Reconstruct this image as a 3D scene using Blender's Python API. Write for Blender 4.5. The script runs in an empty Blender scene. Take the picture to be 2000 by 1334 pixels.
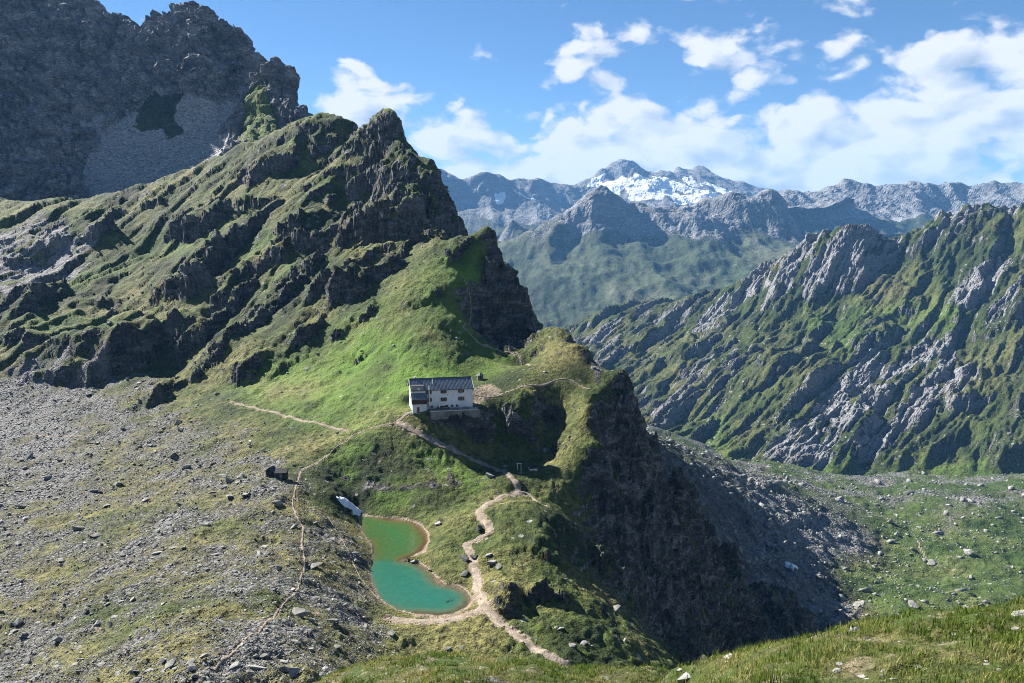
import bpy, bmesh, math, random
import numpy as np
from mathutils import Vector, Matrix
random.seed(7); rng = np.random.default_rng(7)
scene = bpy.context.scene
COL = scene.collection
R = math.radians

# ---------------------------------------------------------------- camera
F = 1570.0; PITCH = R(7.152)                      # focal length in photo pixels (2000 wide)
cam_d = bpy.data.cameras.new('camera'); cam = bpy.data.objects.new('camera', cam_d); COL.objects.link(cam)
cam_d.sensor_width = 36; cam_d.lens = 36*F/2000; cam_d.clip_start = 0.3; cam_d.clip_end = 60000
cam.rotation_euler = (R(90)-PITCH, 0, 0); scene.camera = cam

# ---------------------------------------------------------------- sun, sky, exposure
SUN_EL = R(34); SUN_H = (-0.775, 0.632)             # the sun stands to the left and a little behind the scene
sd = Vector((SUN_H[0]*math.cos(SUN_EL), SUN_H[1]*math.cos(SUN_EL), math.sin(SUN_EL))).normalized()
sl = bpy.data.lights.new('sun', 'SUN'); sl.energy = 5.0; sl.angle = R(0.53); sl.color = (1, .945, .86)
so = bpy.data.objects.new('sun', sl); COL.objects.link(so)
so.rotation_euler = sd.to_track_quat('Z', 'Y').to_euler(); so.location = (0, 0, 50)
world = bpy.data.worlds.new('World'); scene.world = world; world.use_nodes = True; world.cycles.sampling_method = 'MANUAL'; world.cycles.sample_map_resolution = 256
scene.view_settings.view_transform = 'Standard'; scene.view_settings.look = 'None'
scene.view_settings.exposure = 1.85; scene.view_settings.gamma = 1
scene.cycles.use_denoising = True; scene.cycles.filter_width = 1.0; scene.cycles.denoising_prefilter = 'NONE'; scene.cycles.use_adaptive_sampling = True; scene.cycles.adaptive_threshold = .015
scene.cycles.sample_clamp_direct = 4; scene.cycles.sample_clamp_indirect = 3; scene.cycles.max_bounces = 5; scene.cycles.diffuse_bounces = 1; scene.cycles.volume_bounces = 0
scene.cycles.transparent_max_bounces = 8; scene.cycles.caustics_reflective = False; scene.cycles.caustics_refractive = False

class NT:
    """small node-tree helper"""
    def __init__(s, tree): s.t = tree; s.t.nodes.clear()
    def n(s, typ, **kw):
        nd = s.t.nodes.new(typ)
        for k, v in kw.items(): setattr(nd, k, v)
        return nd
    def put(s, sock, v):
        if isinstance(v, bpy.types.NodeSocket): s.t.links.new(v, sock)
        elif v is not None:
            if hasattr(sock.default_value, '__len__') and not hasattr(v, '__len__'): v = [v]*len(sock.default_value)
            if hasattr(sock.default_value, '__len__') and len(sock.default_value) == 4 and len(v) == 3: v = (*v, 1)
            sock.default_value = v
    def math(s, op, a, b=None, c=None, clamp=False):
        nd = s.n('ShaderNodeMath', operation=op, use_clamp=clamp)
        for i, v in enumerate((a, b, c)):
            if v is not None: s.put(nd.inputs[i], v)
        return nd.outputs[0]
    def vmath(s, op, a, b=None):
        nd = s.n('ShaderNodeVectorMath', operation=op); s.put(nd.inputs[0], a)
        if b is not None:
            s.put(nd.inputs[3] if op == 'SCALE' else nd.inputs[1], b)
        return nd.outputs['Value'] if op in ('DOT_PRODUCT', 'LENGTH') else nd.outputs[0]
    def mix(s, f, a, b, blend='MIX'):
        nd = s.n('ShaderNodeMix', data_type='RGBA', blend_type=blend); nd.clamp_factor = True
        s.put(nd.inputs[0], f); s.put(nd.inputs[6], a); s.put(nd.inputs[7], b); return nd.outputs[2]
    def noise(s, vec, scale, detail=4, rough=.55, dist=0, out='Fac', dim='3D', lac=2):
        nd = s.n('ShaderNodeTexNoise', noise_dimensions=dim)
        s.put(nd.inputs['Vector'], vec); nd.inputs['Scale'].default_value = scale; nd.inputs['Detail'].default_value = detail
        nd.inputs['Roughness'].default_value = rough; nd.inputs['Distortion'].default_value = dist; nd.inputs['Lacunarity'].default_value = lac
        return nd.outputs[out]
    def voro(s, vec, scale, out='Color', feature='F1', rand=1):
        nd = s.n('ShaderNodeTexVoronoi', feature=feature); s.put(nd.inputs['Vector'], vec); nd.inputs['Scale'].default_value = scale
        nd.inputs['Randomness'].default_value = rand; return nd.outputs[out]
    def ramp(s, f, stops, interp='LINEAR'):
        nd = s.n('ShaderNodeValToRGB'); cr = nd.color_ramp; cr.interpolation = interp; s.put(nd.inputs[0], f)
        while len(cr.elements) < len(stops): cr.elements.new(.5)
        for e, (p, c) in zip(cr.elements, stops): e.position = p; e.color = (*c, 1) if len(c) == 3 else c
        return nd.outputs[0]
    def maprange(s, v, a, b, c=0, d=1, smooth=False):
        nd = s.n('ShaderNodeMapRange', interpolation_type='SMOOTHSTEP' if smooth else 'LINEAR'); nd.clamp = True
        for i, q in enumerate((v, a, b, c, d)): s.put(nd.inputs[i], q)
        return nd.outputs[0]
    def attr(s, name):
        nd = s.n('ShaderNodeAttribute', attribute_name=name); return nd.outputs['Fac']
    def mapping(s, vec, rot=(0, 0, 0), scale=(1, 1, 1)):
        nd = s.n('ShaderNodeMapping'); s.put(nd.inputs[0], vec); nd.inputs[2].default_value = rot; nd.inputs[3].default_value = scale
        return nd.outputs[0]
    def bump(s, h, strength, dist, normal=None):
        nd = s.n('ShaderNodeBump'); s.put(nd.inputs['Height'], h); nd.inputs['Strength'].default_value = strength
        nd.inputs['Distance'].default_value = dist
        if normal is not None: s.put(nd.inputs['Normal'], normal)
        return nd.outputs[0]

def build_world():
    k = NT(world.node_tree)
    sky = k.n('ShaderNodeTexSky', sky_type='NISHITA'); sky.sun_disc = False
    sky.sun_elevation = SUN_EL; sky.sun_rotation = math.atan2(SUN_H[0], SUN_H[1])
    sky.altitude = 2600; sky.air_density = 1.0; sky.dust_density = 0.05; sky.ozone_density = 3.0
    gm = k.n('ShaderNodeHueSaturation'); gm.inputs['Saturation'].default_value = 1.12; gm.inputs['Value'].default_value = .70; k.put(gm.inputs['Color'], sky.outputs[0])
    d = k.n('ShaderNodeTexCoord').outputs['Generated']
    sp = k.n('ShaderNodeSeparateXYZ'); k.put(sp.inputs[0], d); el = sp.outputs[2]
    q = k.mapping(d, scale=(1, 1, 1.7))
    toward = tuple(Vector((sd.x*.5-.3, sd.y*.2, .55)).normalized()*.034)
    q2 = k.vmath('ADD', q, toward)
    # cloud bank: thick near the skyline, breaking up higher; its top wanders
    top = k.math('ADD', .195, k.math('MULTIPLY', k.math('SUBTRACT', k.noise(d, 3.1, 2, .5), .5), .16))
    top = k.math('ADD', top, k.math('MULTIPLY', sp.outputs[0], .13))
    cov = k.math('MULTIPLY', k.math('SUBTRACT', top, el), 3.2)
    cov = k.math('MINIMUM', cov, .45)
    low = k.maprange(el, .02, .12, -.06, 0)
    cov = k.math('ADD', cov, low)
    for (dx, dy, r, amt) in ((672, 52, .036, .62), (1815, 92, .06, .5), (625, 195, .05, .45), (1387, 142, .012, .5)):
        a, s_ = ray0(dx, dy); v = Vector((a, 1, s_)).normalized()
        df = k.vmath('MULTIPLY', k.vmath('SUBTRACT', d, tuple(v)), (1, 1, 1.9)); ln = k.vmath('LENGTH', df)
        cov = k.math('MAXIMUM', cov, k.math('SUBTRACT', k.maprange(ln, 0, r, amt, 0), .40))
    wob = k.vmath('SCALE', k.vmath('SUBTRACT', k.noise(q, 12, 4, .55, out='Color'), (.5, .5, .5)), .06)
    def dens(v, full):
        v = k.vmath('ADD', v, wob)
        a = k.noise(v, 5.0, 5 if full else 3, .5)
        p1 = k.n('ShaderNodeTexVoronoi', feature='F1'); k.put(p1.inputs['Vector'], v); p1.inputs['Scale'].default_value = 13
        p2 = k.n('ShaderNodeTexVoronoi', feature='F1'); k.put(p2.inputs['Vector'], v); p2.inputs['Scale'].default_value = 33
        puff = k.math('ADD', k.math('MULTIPLY', k.math('SUBTRACT', .48, p1.outputs['Distance']), .55), k.math('MULTIPLY', k.math('SUBTRACT', .48, p2.outputs['Distance']), .22))
        base = k.math('MULTIPLY', k.math('SUBTRACT', a, .5), 1.6)
        if full: base = k.math('ADD', base, k.math('MULTIPLY', k.math('SUBTRACT', k.noise(v, 40, 6, .65), .5), .30))
        return k.math('ADD', base, puff)
    dl = dens(q, False)
    d1 = k.math('ADD', dens(q, True), cov)
    alpha = k.maprange(d1, .0, .20, 0, 1, True)
    lit = k.maprange(k.math('SUBTRACT', dl, dens(q2, False)), -.30, .20, 0, 1)
    thick = k.maprange(d1, .2, .9, 0, .25)
    lum = k.math('SUBTRACT', k.math('ADD', .22, k.math('MULTIPLY', lit, .90)), thick, clamp=True)
    lum = k.math('ADD', lum, k.math('MULTIPLY', k.math('SUBTRACT', k.noise(q, 22, 5, .6), .5), .8), clamp=True)
    cc = k.ramp(lum, [(.05, (.36, .45, .58)), (.48, (.68, .75, .85)), (.85, (1.0, 1.0, 1.0))])
    alpha = k.math('MULTIPLY', alpha, k.maprange(el, .0, .10, .72, 1.0))
    bg = k.n('ShaderNodeBackground'); bg.inputs[1].default_value = SKY; k.put(bg.inputs[0], gm.outputs[0])
    bc = k.n('ShaderNodeBackground'); bc.inputs[1].default_value = CLOUD; k.put(bc.inputs[0], cc)
    ms = k.n('ShaderNodeMixShader'); k.put(ms.inputs[0], alpha); k.put(ms.inputs[1], bg.outputs[0]); k.put(ms.inputs[2], bc.outputs[0])
    out = k.n('ShaderNodeOutputWorld'); k.put(out.inputs[0], ms.outputs[0])
def ray0(px, py):
    u = (px-1000)/F; v = (667-py)/F; dy = math.cos(PITCH)+v*math.sin(PITCH); dz = -math.sin(PITCH)+v*math.cos(PITCH); return u/dy, dz/dy
SKY = 0.05; CLOUD = 0.27
build_world()

# ---------------------------------------------------------------- numeric helpers
def hsh(ix, iy, iz, seed):
    h = (ix.astype(np.int64)*374761393 + iy.astype(np.int64)*668265263 + iz*1274126177 + seed*974634541) & 0xFFFFFFFF
    h = ((h ^ (h >> 13))*1274126177) & 0xFFFFFFFF
    h = ((h ^ (h >> 16))*2246822519) & 0xFFFFFFFF
    return h ^ (h >> 15)
_ang = np.arange(32)*2*math.pi/32
_gx, _gy = np.cos(_ang), np.sin(_ang)
def pn(x, y, seed=0):
    """2-D gradient noise, about -1..1"""
    xi = np.floor(x); yi = np.floor(y); fx = x-xi; fy = y-yi
    ux = fx*fx*fx*(fx*(fx*6-15)+10); uy = fy*fy*fy*(fy*(fy*6-15)+10)
    r = 0
    for dx in (0, 1):
        for dy in (0, 1):
            g = hsh(xi+dx, yi+dy, 0, seed) & 31
            v = _gx[g]*(fx-dx) + _gy[g]*(fy-dy)
            r = r + v*(ux if dx else 1-ux)*(uy if dy else 1-uy)
    return r*1.5
_g3 = rng.normal(size=(64, 3)); _g3 /= np.linalg.norm(_g3, axis=1)[:, None]
def pn3(x, y, z, seed=0):
    xi = np.floor(x); yi = np.floor(y); zi = np.floor(z); fx = x-xi; fy = y-yi; fz = z-zi
    ux = fx*fx*(3-2*fx); uy = fy*fy*(3-2*fy); uz = fz*fz*(3-2*fz); r = 0
    for dx in (0, 1):
        for dy in (0, 1):
            for dz in (0, 1):
                g = hsh(xi+dx, yi+dy, (zi+dz).astype(np.int64), seed) & 63
                v = _g3[g, 0]*(fx-dx)+_g3[g, 1]*(fy-dy)+_g3[g, 2]*(fz-dz)
                r = r + v*(ux if dx else 1-ux)*(uy if dy else 1-uy)*(uz if dz else 1-uz)
    return r*1.5
def fbm(x, y, oct=5, seed=0, gain=.5, lac=2.03):
    r = 0; a = 1
    for i in range(oct):
        r = r + a*pn(x, y, seed+i*17); x = x*lac+13.7; y = y*lac+7.1; a *= gain
    return r
def ridged(x, y, oct=5, seed=0, gain=.5, lac=2.03):
    r = 0; a = 1
    for i in range(oct):
        r = r + a*(1-2*np.abs(pn(x, y, seed+i*17))); x = x*lac+3.7; y = y*lac+9.1; a *= gain
    return r
def fbm3(x, y, z, oct=4, seed=0, gain=.5, ridge=False):
    r = 0; a = 1
    for i in range(oct):
        v = pn3(x, y, z, seed+i*17); r = r + a*((1-2*np.abs(v)) if ridge else v)
        x = x*2.03+3.1; y = y*2.03+5.7; z = z*2.03+1.3; a *= gain
    return r
def cell3(x, y, z, seed=0):
    """jointed blocks: one random height for each cell, and how near a joint is"""
    xi = np.floor(x); yi = np.floor(y); zi = np.floor(z); f1 = np.full(x.shape, 9.); f2 = np.full(x.shape, 9.); val = np.zeros(x.shape)
    for dx in (-1, 0, 1):
        for dy in (-1, 0, 1):
            for dz in (-1, 0, 1):
                h = hsh(xi+dx, yi+dy, (zi+dz).astype(np.int64), seed)
                d = (xi+dx+(h & 255)/255.-x)**2+(yi+dy+((h >> 8) & 255)/255.-y)**2+(zi+dz+((h >> 16) & 255)/255.-z)**2
                m = d < f1; f2 = np.where(m, f1, np.minimum(f2, d)); val = np.where(m, (h >> 24)/255.-.5, val); f1 = np.where(m, d, f1)
    return val, np.sqrt(f2)-np.sqrt(f1)
def blocks(x, y, z, seed, joint=.5):
    v, e = cell3(x, y, z, seed); return v-joint*sst(.12, 0, e)
def sst(a, b, x):
    t = np.clip((x-a)/(b-a), 0, 1); return t*t*(3-2*t)

ct, st = math.cos(PITCH), math.sin(PITCH)
def ray(px, py):
    u = (np.asarray(px, float)-1000)/F; v = (667-np.asarray(py, float))/F
    dy = ct+v*st; dz = -st+v*ct
    return u/dy, dz/dy                              # x/y, z/y
def proj(X, Y, Z):
    yc = Y*ct - Z*st; up = Y*st+Z*ct
    return 1000+F*X/yc, 667-F*up/yc
def P(px, py, d):
    a, s = ray(px, py); return (a*d, d, s*d)
def Pz(px, py, z):
    a, s = ray(px, py); return (a*z/s, z/s, z)

def in_poly(px, py, poly):
    """signed distance in photo pixels to a polygon, positive inside"""
    px = np.asarray(px); py = np.asarray(py)
    d2 = np.full(px.shape, 1e18); ins = np.zeros(px.shape, bool)
    n = len(poly)
    for i in range(n):
        x0, y0 = poly[i]; x1, y1 = poly[(i+1) % n]
        ex, ey = x1-x0, y1-y0
        t = np.clip(((px-x0)*ex+(py-y0)*ey)/(ex*ex+ey*ey+1e-9), 0, 1)
        d2 = np.minimum(d2, (px-x0-t*ex)**2+(py-y0-t*ey)**2)
        if y0 != y1:
            c = ((y0 > py) != (y1 > py)) & (px < (x1-x0)*(py-y0)/(y1-y0)+x0)
            ins ^= c
    return np.where(ins, 1, -1)*np.sqrt(d2)
def line_dist(x, y, pts):
    """distance to polyline, signed (+ on its left), running parameter 0..1"""
    best = np.full(x.shape, 1e18); sg = np.ones(x.shape); tt = np.zeros(x.shape)
    L = [0]
    for i in range(len(pts)-1): L.append(L[-1]+math.dist(pts[i][:2], pts[i+1][:2]))
    for i in range(len(pts)-1):
        x0, y0 = pts[i][:2]; x1, y1 = pts[i+1][:2]; ex, ey = x1-x0, y1-y0
        t = np.clip(((x-x0)*ex+(y-y0)*ey)/(ex*ex+ey*ey+1e-9), 0, 1)
        d2 = (x-x0-t*ex)**2+(y-y0-t*ey)**2
        c = ex*(y-y0)-ey*(x-x0)
        m = d2 < best
        best = np.where(m, d2, best); sg = np.where(m, np.sign(c), sg); tt = np.where(m, (L[i]+t*(L[i+1]-L[i]))/L[-1], tt)
    return np.sqrt(best), sg, tt

class Sheet:
    """one piece of ground: height field z(x, y) through surveyed points, on a grid that is fine near the viewpoint"""
    def __init__(s, pts, arange, drange, na, nd, eps=.012, smooth=0, k=1.0):
        q = np.array([(x/y, math.log(y), z/y) for x, y, z in pts])
        s.c = q[:, :2]; n = len(q)
        A = np.zeros((n+3, n+3)); D = np.sqrt(((s.c[:, None]-s.c[None])**2).sum(-1)+eps**2)
        A[:n, :n] = D - np.eye(n)*smooth; A[:n, n] = 1; A[:n, n+1:] = s.c; A[n, :n] = 1; A[n+1:, :n] = s.c.T
        s.w = np.linalg.solve(A, np.concatenate([q[:, 2], np.zeros(3)])); s.eps = eps
        s.a0, s.a1 = arange; s.l0, s.l1 = math.log(drange[0]), math.log(drange[1]); s.na, s.nd = na, nd
        # rows: closer together where the ground climbs
        ca = np.linspace(s.a0, s.a1, 90); cl = np.linspace(s.l0, s.l1, 500)
        S = s.base(*np.meshgrid(ca, cl)); ds = np.abs(np.diff(S, axis=0)); dl = cl[1]-cl[0]
        m = np.sqrt((np.sort(ds, axis=1)[:, 30:80].mean(1)*1.6)**2+(dl*.28*k)**2)
        m = np.convolve(np.pad(m, 6, 'edge'), np.ones(13)/13, 'valid')
        cum = np.concatenate([[0], np.cumsum(m)]); s.l = np.interp(np.linspace(0, cum[-1], nd), cum, cl)
        s.a = np.linspace(s.a0, s.a1, na)
        s.A, s.L = np.meshgrid(s.a, s.l)            # rows = depth, cols = bearing
        s.Y = np.exp(s.L); s.X = s.A*s.Y; s.Z = s.base(s.A, s.L)*s.Y
    def base(s, a, l):
        r = s.w[-3]+s.w[-2]*a+s.w[-1]*l
        for (c0, c1), w in zip(s.c, s.w[:-3]):
            r = r + w*np.sqrt((a-c0)**2+(l-c1)**2+s.eps**2)
        return r
    def normals(s):
        P3 = np.stack([s.X, s.Y, s.Z], -1)
        n = np.cross(np.gradient(P3, axis=1), np.gradient(P3, axis=0)); return n/np.linalg.norm(n, axis=-1, keepdims=True)
    def ground(s, x, y):
        """height of the finished ground under (x, y)"""
        x = np.asarray(x, float); y = np.asarray(y, float)
        fi = np.interp(np.log(y), s.l, np.arange(s.nd)); fj = np.clip((x/y-s.a0)/(s.a1-s.a0)*(s.na-1), 0, s.na-1.001)
        i = np.clip(fi.astype(int), 0, s.nd-2); j = fj.astype(int); u = fi-i; v = fj-j
        Z = s.Z
        return (Z[i, j]*(1-u)*(1-v)+Z[i+1, j]*u*(1-v)+Z[i, j+1]*(1-u)*v+Z[i+1, j+1]*u*v)
    def hit(s, px, py):
        """first point of the ground met along the sight line of a photo pixel"""
        a, sl_ = ray(px, py); fj = np.clip((a-s.a0)/(s.a1-s.a0)*(s.na-1), 0, s.na-1.001); j = int(fj); v = fj-j
        S = (s.Z[:, j]*(1-v)+s.Z[:, j+1]*v)/s.Y[:, 0]
        idx = np.nonzero(S >= sl_)[0]
        i = idx[0] if len(idx) else s.nd-1
        if i > 0:
            t = (sl_-S[i-1])/(S[i]-S[i-1]+1e-12); y = math.exp(s.l[i-1]+np.clip(t, 0, 1)*(s.l[i]-s.l[i-1]))
        else: y = s.Y[0, 0]
        x = a*y; return Vector((x, y, float(s.ground(x, y))))
    def mesh(s, name, mat, attrs, label, cat):
        me = bpy.data.meshes.new(name); nv = s.na*s.nd
        me.vertices.add(nv); me.vertices.foreach_set('co', np.stack([s.X, s.Y, s.Z], -1).astype(np.float32).ravel())
        idx = np.arange(nv).reshape(s.nd, s.na)
        q = np.stack([idx[:-1, :-1], idx[:-1, 1:], idx[1:, 1:], idx[1:, :-1]], -1).reshape(-1, 4)
        me.loops.add(q.size); me.loops.foreach_set('vertex_index', q.ravel().astype(np.int32))
        me.polygons.add(len(q)); me.polygons.foreach_set('loop_start', np.arange(0, q.size, 4, dtype=np.int32))
        me.polygons.foreach_set('use_smooth', (attrs['rock'].ravel()[q[:, 0]] < .5)); me.update()
        for k, v in attrs.items():
            at = me.attributes.new(k, 'FLOAT', 'POINT'); at.data.foreach_set('value', np.ascontiguousarray(v, np.float32).ravel())
        me.materials.append(mat)
        o = bpy.data.objects.new(name, me); COL.objects.link(o); o['kind'] = 'structure'; o['label'] = label; o['category'] = cat
        return o
def behind(line, kd=.07, kz=.13):
    """points for the unseen far side of a skyline"""
    return [(x/y*y*(1+kd), y*(1+kd), z-kz*y) for x, y, z in line]

# ---------------------------------------------------------------- ground material
def terrain_mat(name, g_dark, g_mid, g_dry, r_dark, r_mid, r_light, unit=1.0, strata=(0, 0, 0), bump=1.0, scree_c=(.19, .188, .165), spk_n=1.0):
    """grass, rock, rubble, bare earth and snow, shared out by what the ground is at each point; unit = grain size in metres"""
    m = bpy.data.materials.new(name); m.use_nodes = True; k = NT(m.node_tree)
    pos = k.n('ShaderNodeNewGeometry').outputs['Position']
    big = k.noise(pos, .018/unit, 3, .6); mid = k.noise(pos, .14/unit, 4, .65); fine = k.noise(pos, 1.1/unit, 3, .7)
    pebb = k.voro(pos, .9/unit); pebb2 = k.voro(pos, 2.3/unit)
    # grass
    t = k.math('ADD', k.math('MULTIPLY', big, .55), k.math('MULTIPLY', mid, .45))
    t = k.math('ADD', t, k.math('MULTIPLY', k.math('SUBTRACT', k.attr('dry'), .5), .5))
    gr = k.ramp(t, [(.30, g_dark), (.48, g_mid), (.70, g_dry)])
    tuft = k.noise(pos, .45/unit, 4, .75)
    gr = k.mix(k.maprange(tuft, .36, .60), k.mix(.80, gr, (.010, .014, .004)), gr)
    gr = k.mix(k.math('MULTIPLY', k.attr('lush'), k.maprange(mid, .3, .6, .4, 1)), gr, (.098, .185, .020))
    # rock, bedded
    sv = k.mapping(pos, strata, (1, 1, 2.4)); st1 = k.noise(sv, .10/unit, 5, .65, .4); st2 = k.noise(sv, .6/unit, 4, .7)
    rt = k.math('ADD', k.math('MULTIPLY', st1, .6), k.math('MULTIPLY', st2, .4))
    rk = k.ramp(rt, [(.38, r_dark), (.5, r_mid), (.60, r_light)])
    crk = k.maprange(k.math('ABSOLUTE', k.math('SUBTRACT', st2, .5)), 0, .035); rk = k.mix(crk, k.mix(.75, rk, (.008, .008, .009)), rk)
    rk = k.mix(k.math('MULTIPLY', k.math('MULTIPLY', k.attr('pale'), crk), .85), rk, k.ramp(st2, [(.35, (.22, .22, .225)), (.62, (.38, .38, .385))]))
    rk = k.mix(k.maprange(big, .45, .75, 0, .25), rk, (.13, .115, .07))
    rm = k.math('ADD', k.attr('rock'), k.math('MULTIPLY', k.math('SUBTRACT', k.math('ADD', k.math('MULTIPLY', mid, .5), k.math('MULTIPLY', fine, .5)), .5), 1.1))
    rm = k.maprange(rm, .42, .58)
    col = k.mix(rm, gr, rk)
    # loose stones too small to see singly, more where the ground is stony
    vd = k.voro(pos, .42/unit, 'Distance'); vc = k.n('ShaderNodeSeparateColor'); k.put(vc.inputs[0], k.voro(pos, .42/unit))
    spk = k.math('MULTIPLY', k.math('LESS_THAN', vd, k.math('MULTIPLY', vc.outputs[1], .42)), k.math('LESS_THAN', vc.outputs[0], k.math('ADD', .05, k.math('MULTIPLY', k.math('ADD', k.attr('scree'), k.math('MULTIPLY', k.maprange(mid, .45, .7), .25)), .55))))
    col = k.mix(k.math('MULTIPLY', spk, .9*spk_n), col, k.mix(vc.outputs[2], r_mid, r_light))
    # rubble
    sc = k.mix(.55, scree_c, k.mix(1, scree_c, pebb, 'MULTIPLY')); sc2 = k.n('ShaderNodeHueSaturation'); sc2.inputs['Saturation'].default_value = .12
    k.put(sc2.inputs['Color'], k.mix(.5, sc, k.mix(1, sc, pebb2, 'MULTIPLY'))); sc2.inputs['Value'].default_value = 1.15
    sm = k.maprange(k.math('ADD', k.attr('scree'), k.math('MULTIPLY', k.math('SUBTRACT', fine, .5), 1.5)), .4, .6)
    col = k.mix(sm, col, sc2.outputs[0])
    dm = k.maprange(k.math('ADD', k.attr('dirt'), k.math('MULTIPLY', k.math('SUBTRACT', k.math('ADD', k.math('MULTIPLY', mid, .5), k.math('MULTIPLY', fine, .5)), .5), 1.0)), .4, .65)
    col = k.mix(dm, col, k.ramp(fine, [(.3, (.13, .10, .07)), (.7, (.29, .235, .18))]))
    nm = k.maprange(k.math('ADD', k.attr('snow'), k.math('MULTIPLY', k.math('SUBTRACT', mid, .5), .35)), .45, .55)
    col = k.mix(nm, col, (.78, .81, .85))
    b = k.n('ShaderNodeBsdfPrincipled'); k.put(b.inputs['Base Color'], col); b.inputs['Roughness'].default_value = .9
    b.inputs['Specular IOR Level'].default_value = .15
    h = k.math('ADD', k.math('ADD', k.math('MULTIPLY', fine, .5), k.math('MULTIPLY', tuft, .9)), k.math('ADD', k.math('MULTIPLY', mid, 1.2), k.math('MULTIPLY', spk, .5)))
    h = k.math('ADD', h, k.math('MULTIPLY', rm, k.math('ADD', k.math('MULTIPLY', st1, 3), k.math('MULTIPLY', st2, 1.2))))
    h = k.math('ADD', h, k.math('MULTIPLY', sm, k.math('MULTIPLY', k.voro(pos, .9/unit, 'Distance'), -1.0)))
    k.put(b.inputs['Normal'], k.bump(h, 1.0, 1.3*unit*bump))
    o = k.n('ShaderNodeOutputMaterial'); k.put(o.inputs[0], b.outputs[0])
    return m
G1, G2, G3 = (.022, .036, .009), (.066, .090, .018), (.172, .160, .056)
ALP = terrain_mat('alpine_ground', G1, G2, G3, (.022, .0215, .022), (.078, .076, .073), (.25, .246, .24), 1.0, (R(25), R(-35), R(-30)))
VAL = terrain_mat('valley_ground', (.020, .032, .011), (.050, .064, .019), (.105, .100, .040), (.035, .035, .036), (.11, .11, .11), (.28, .278, .275), 3.0, (R(0), R(-50), R(40)), scree_c=(.21, .21, .205))
CIR = terrain_mat('cirque_rock', (.02, .03, .012), (.04, .055, .018), (.10, .11, .04), (.045, .045, .050), (.17, .17, .177), (.40, .397, .395), 3.0, (R(12), R(8), 0), scree_c=(.36, .36, .385))
FAR = terrain_mat('far_ground', (.025, .038, .022), (.045, .060, .030), (.085, .092, .055), (.04, .04, .045), (.12, .12, .125), (.27, .27, .28), 12.0, (R(20), R(10), 0), .55, scree_c=(.26, .26, .27), spk_n=.25)

def saw(w):
    f = w-np.floor(w); return np.where(f < .86, f/.86, (1-f)/.14)-.5
def thin(*a): return a

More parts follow.
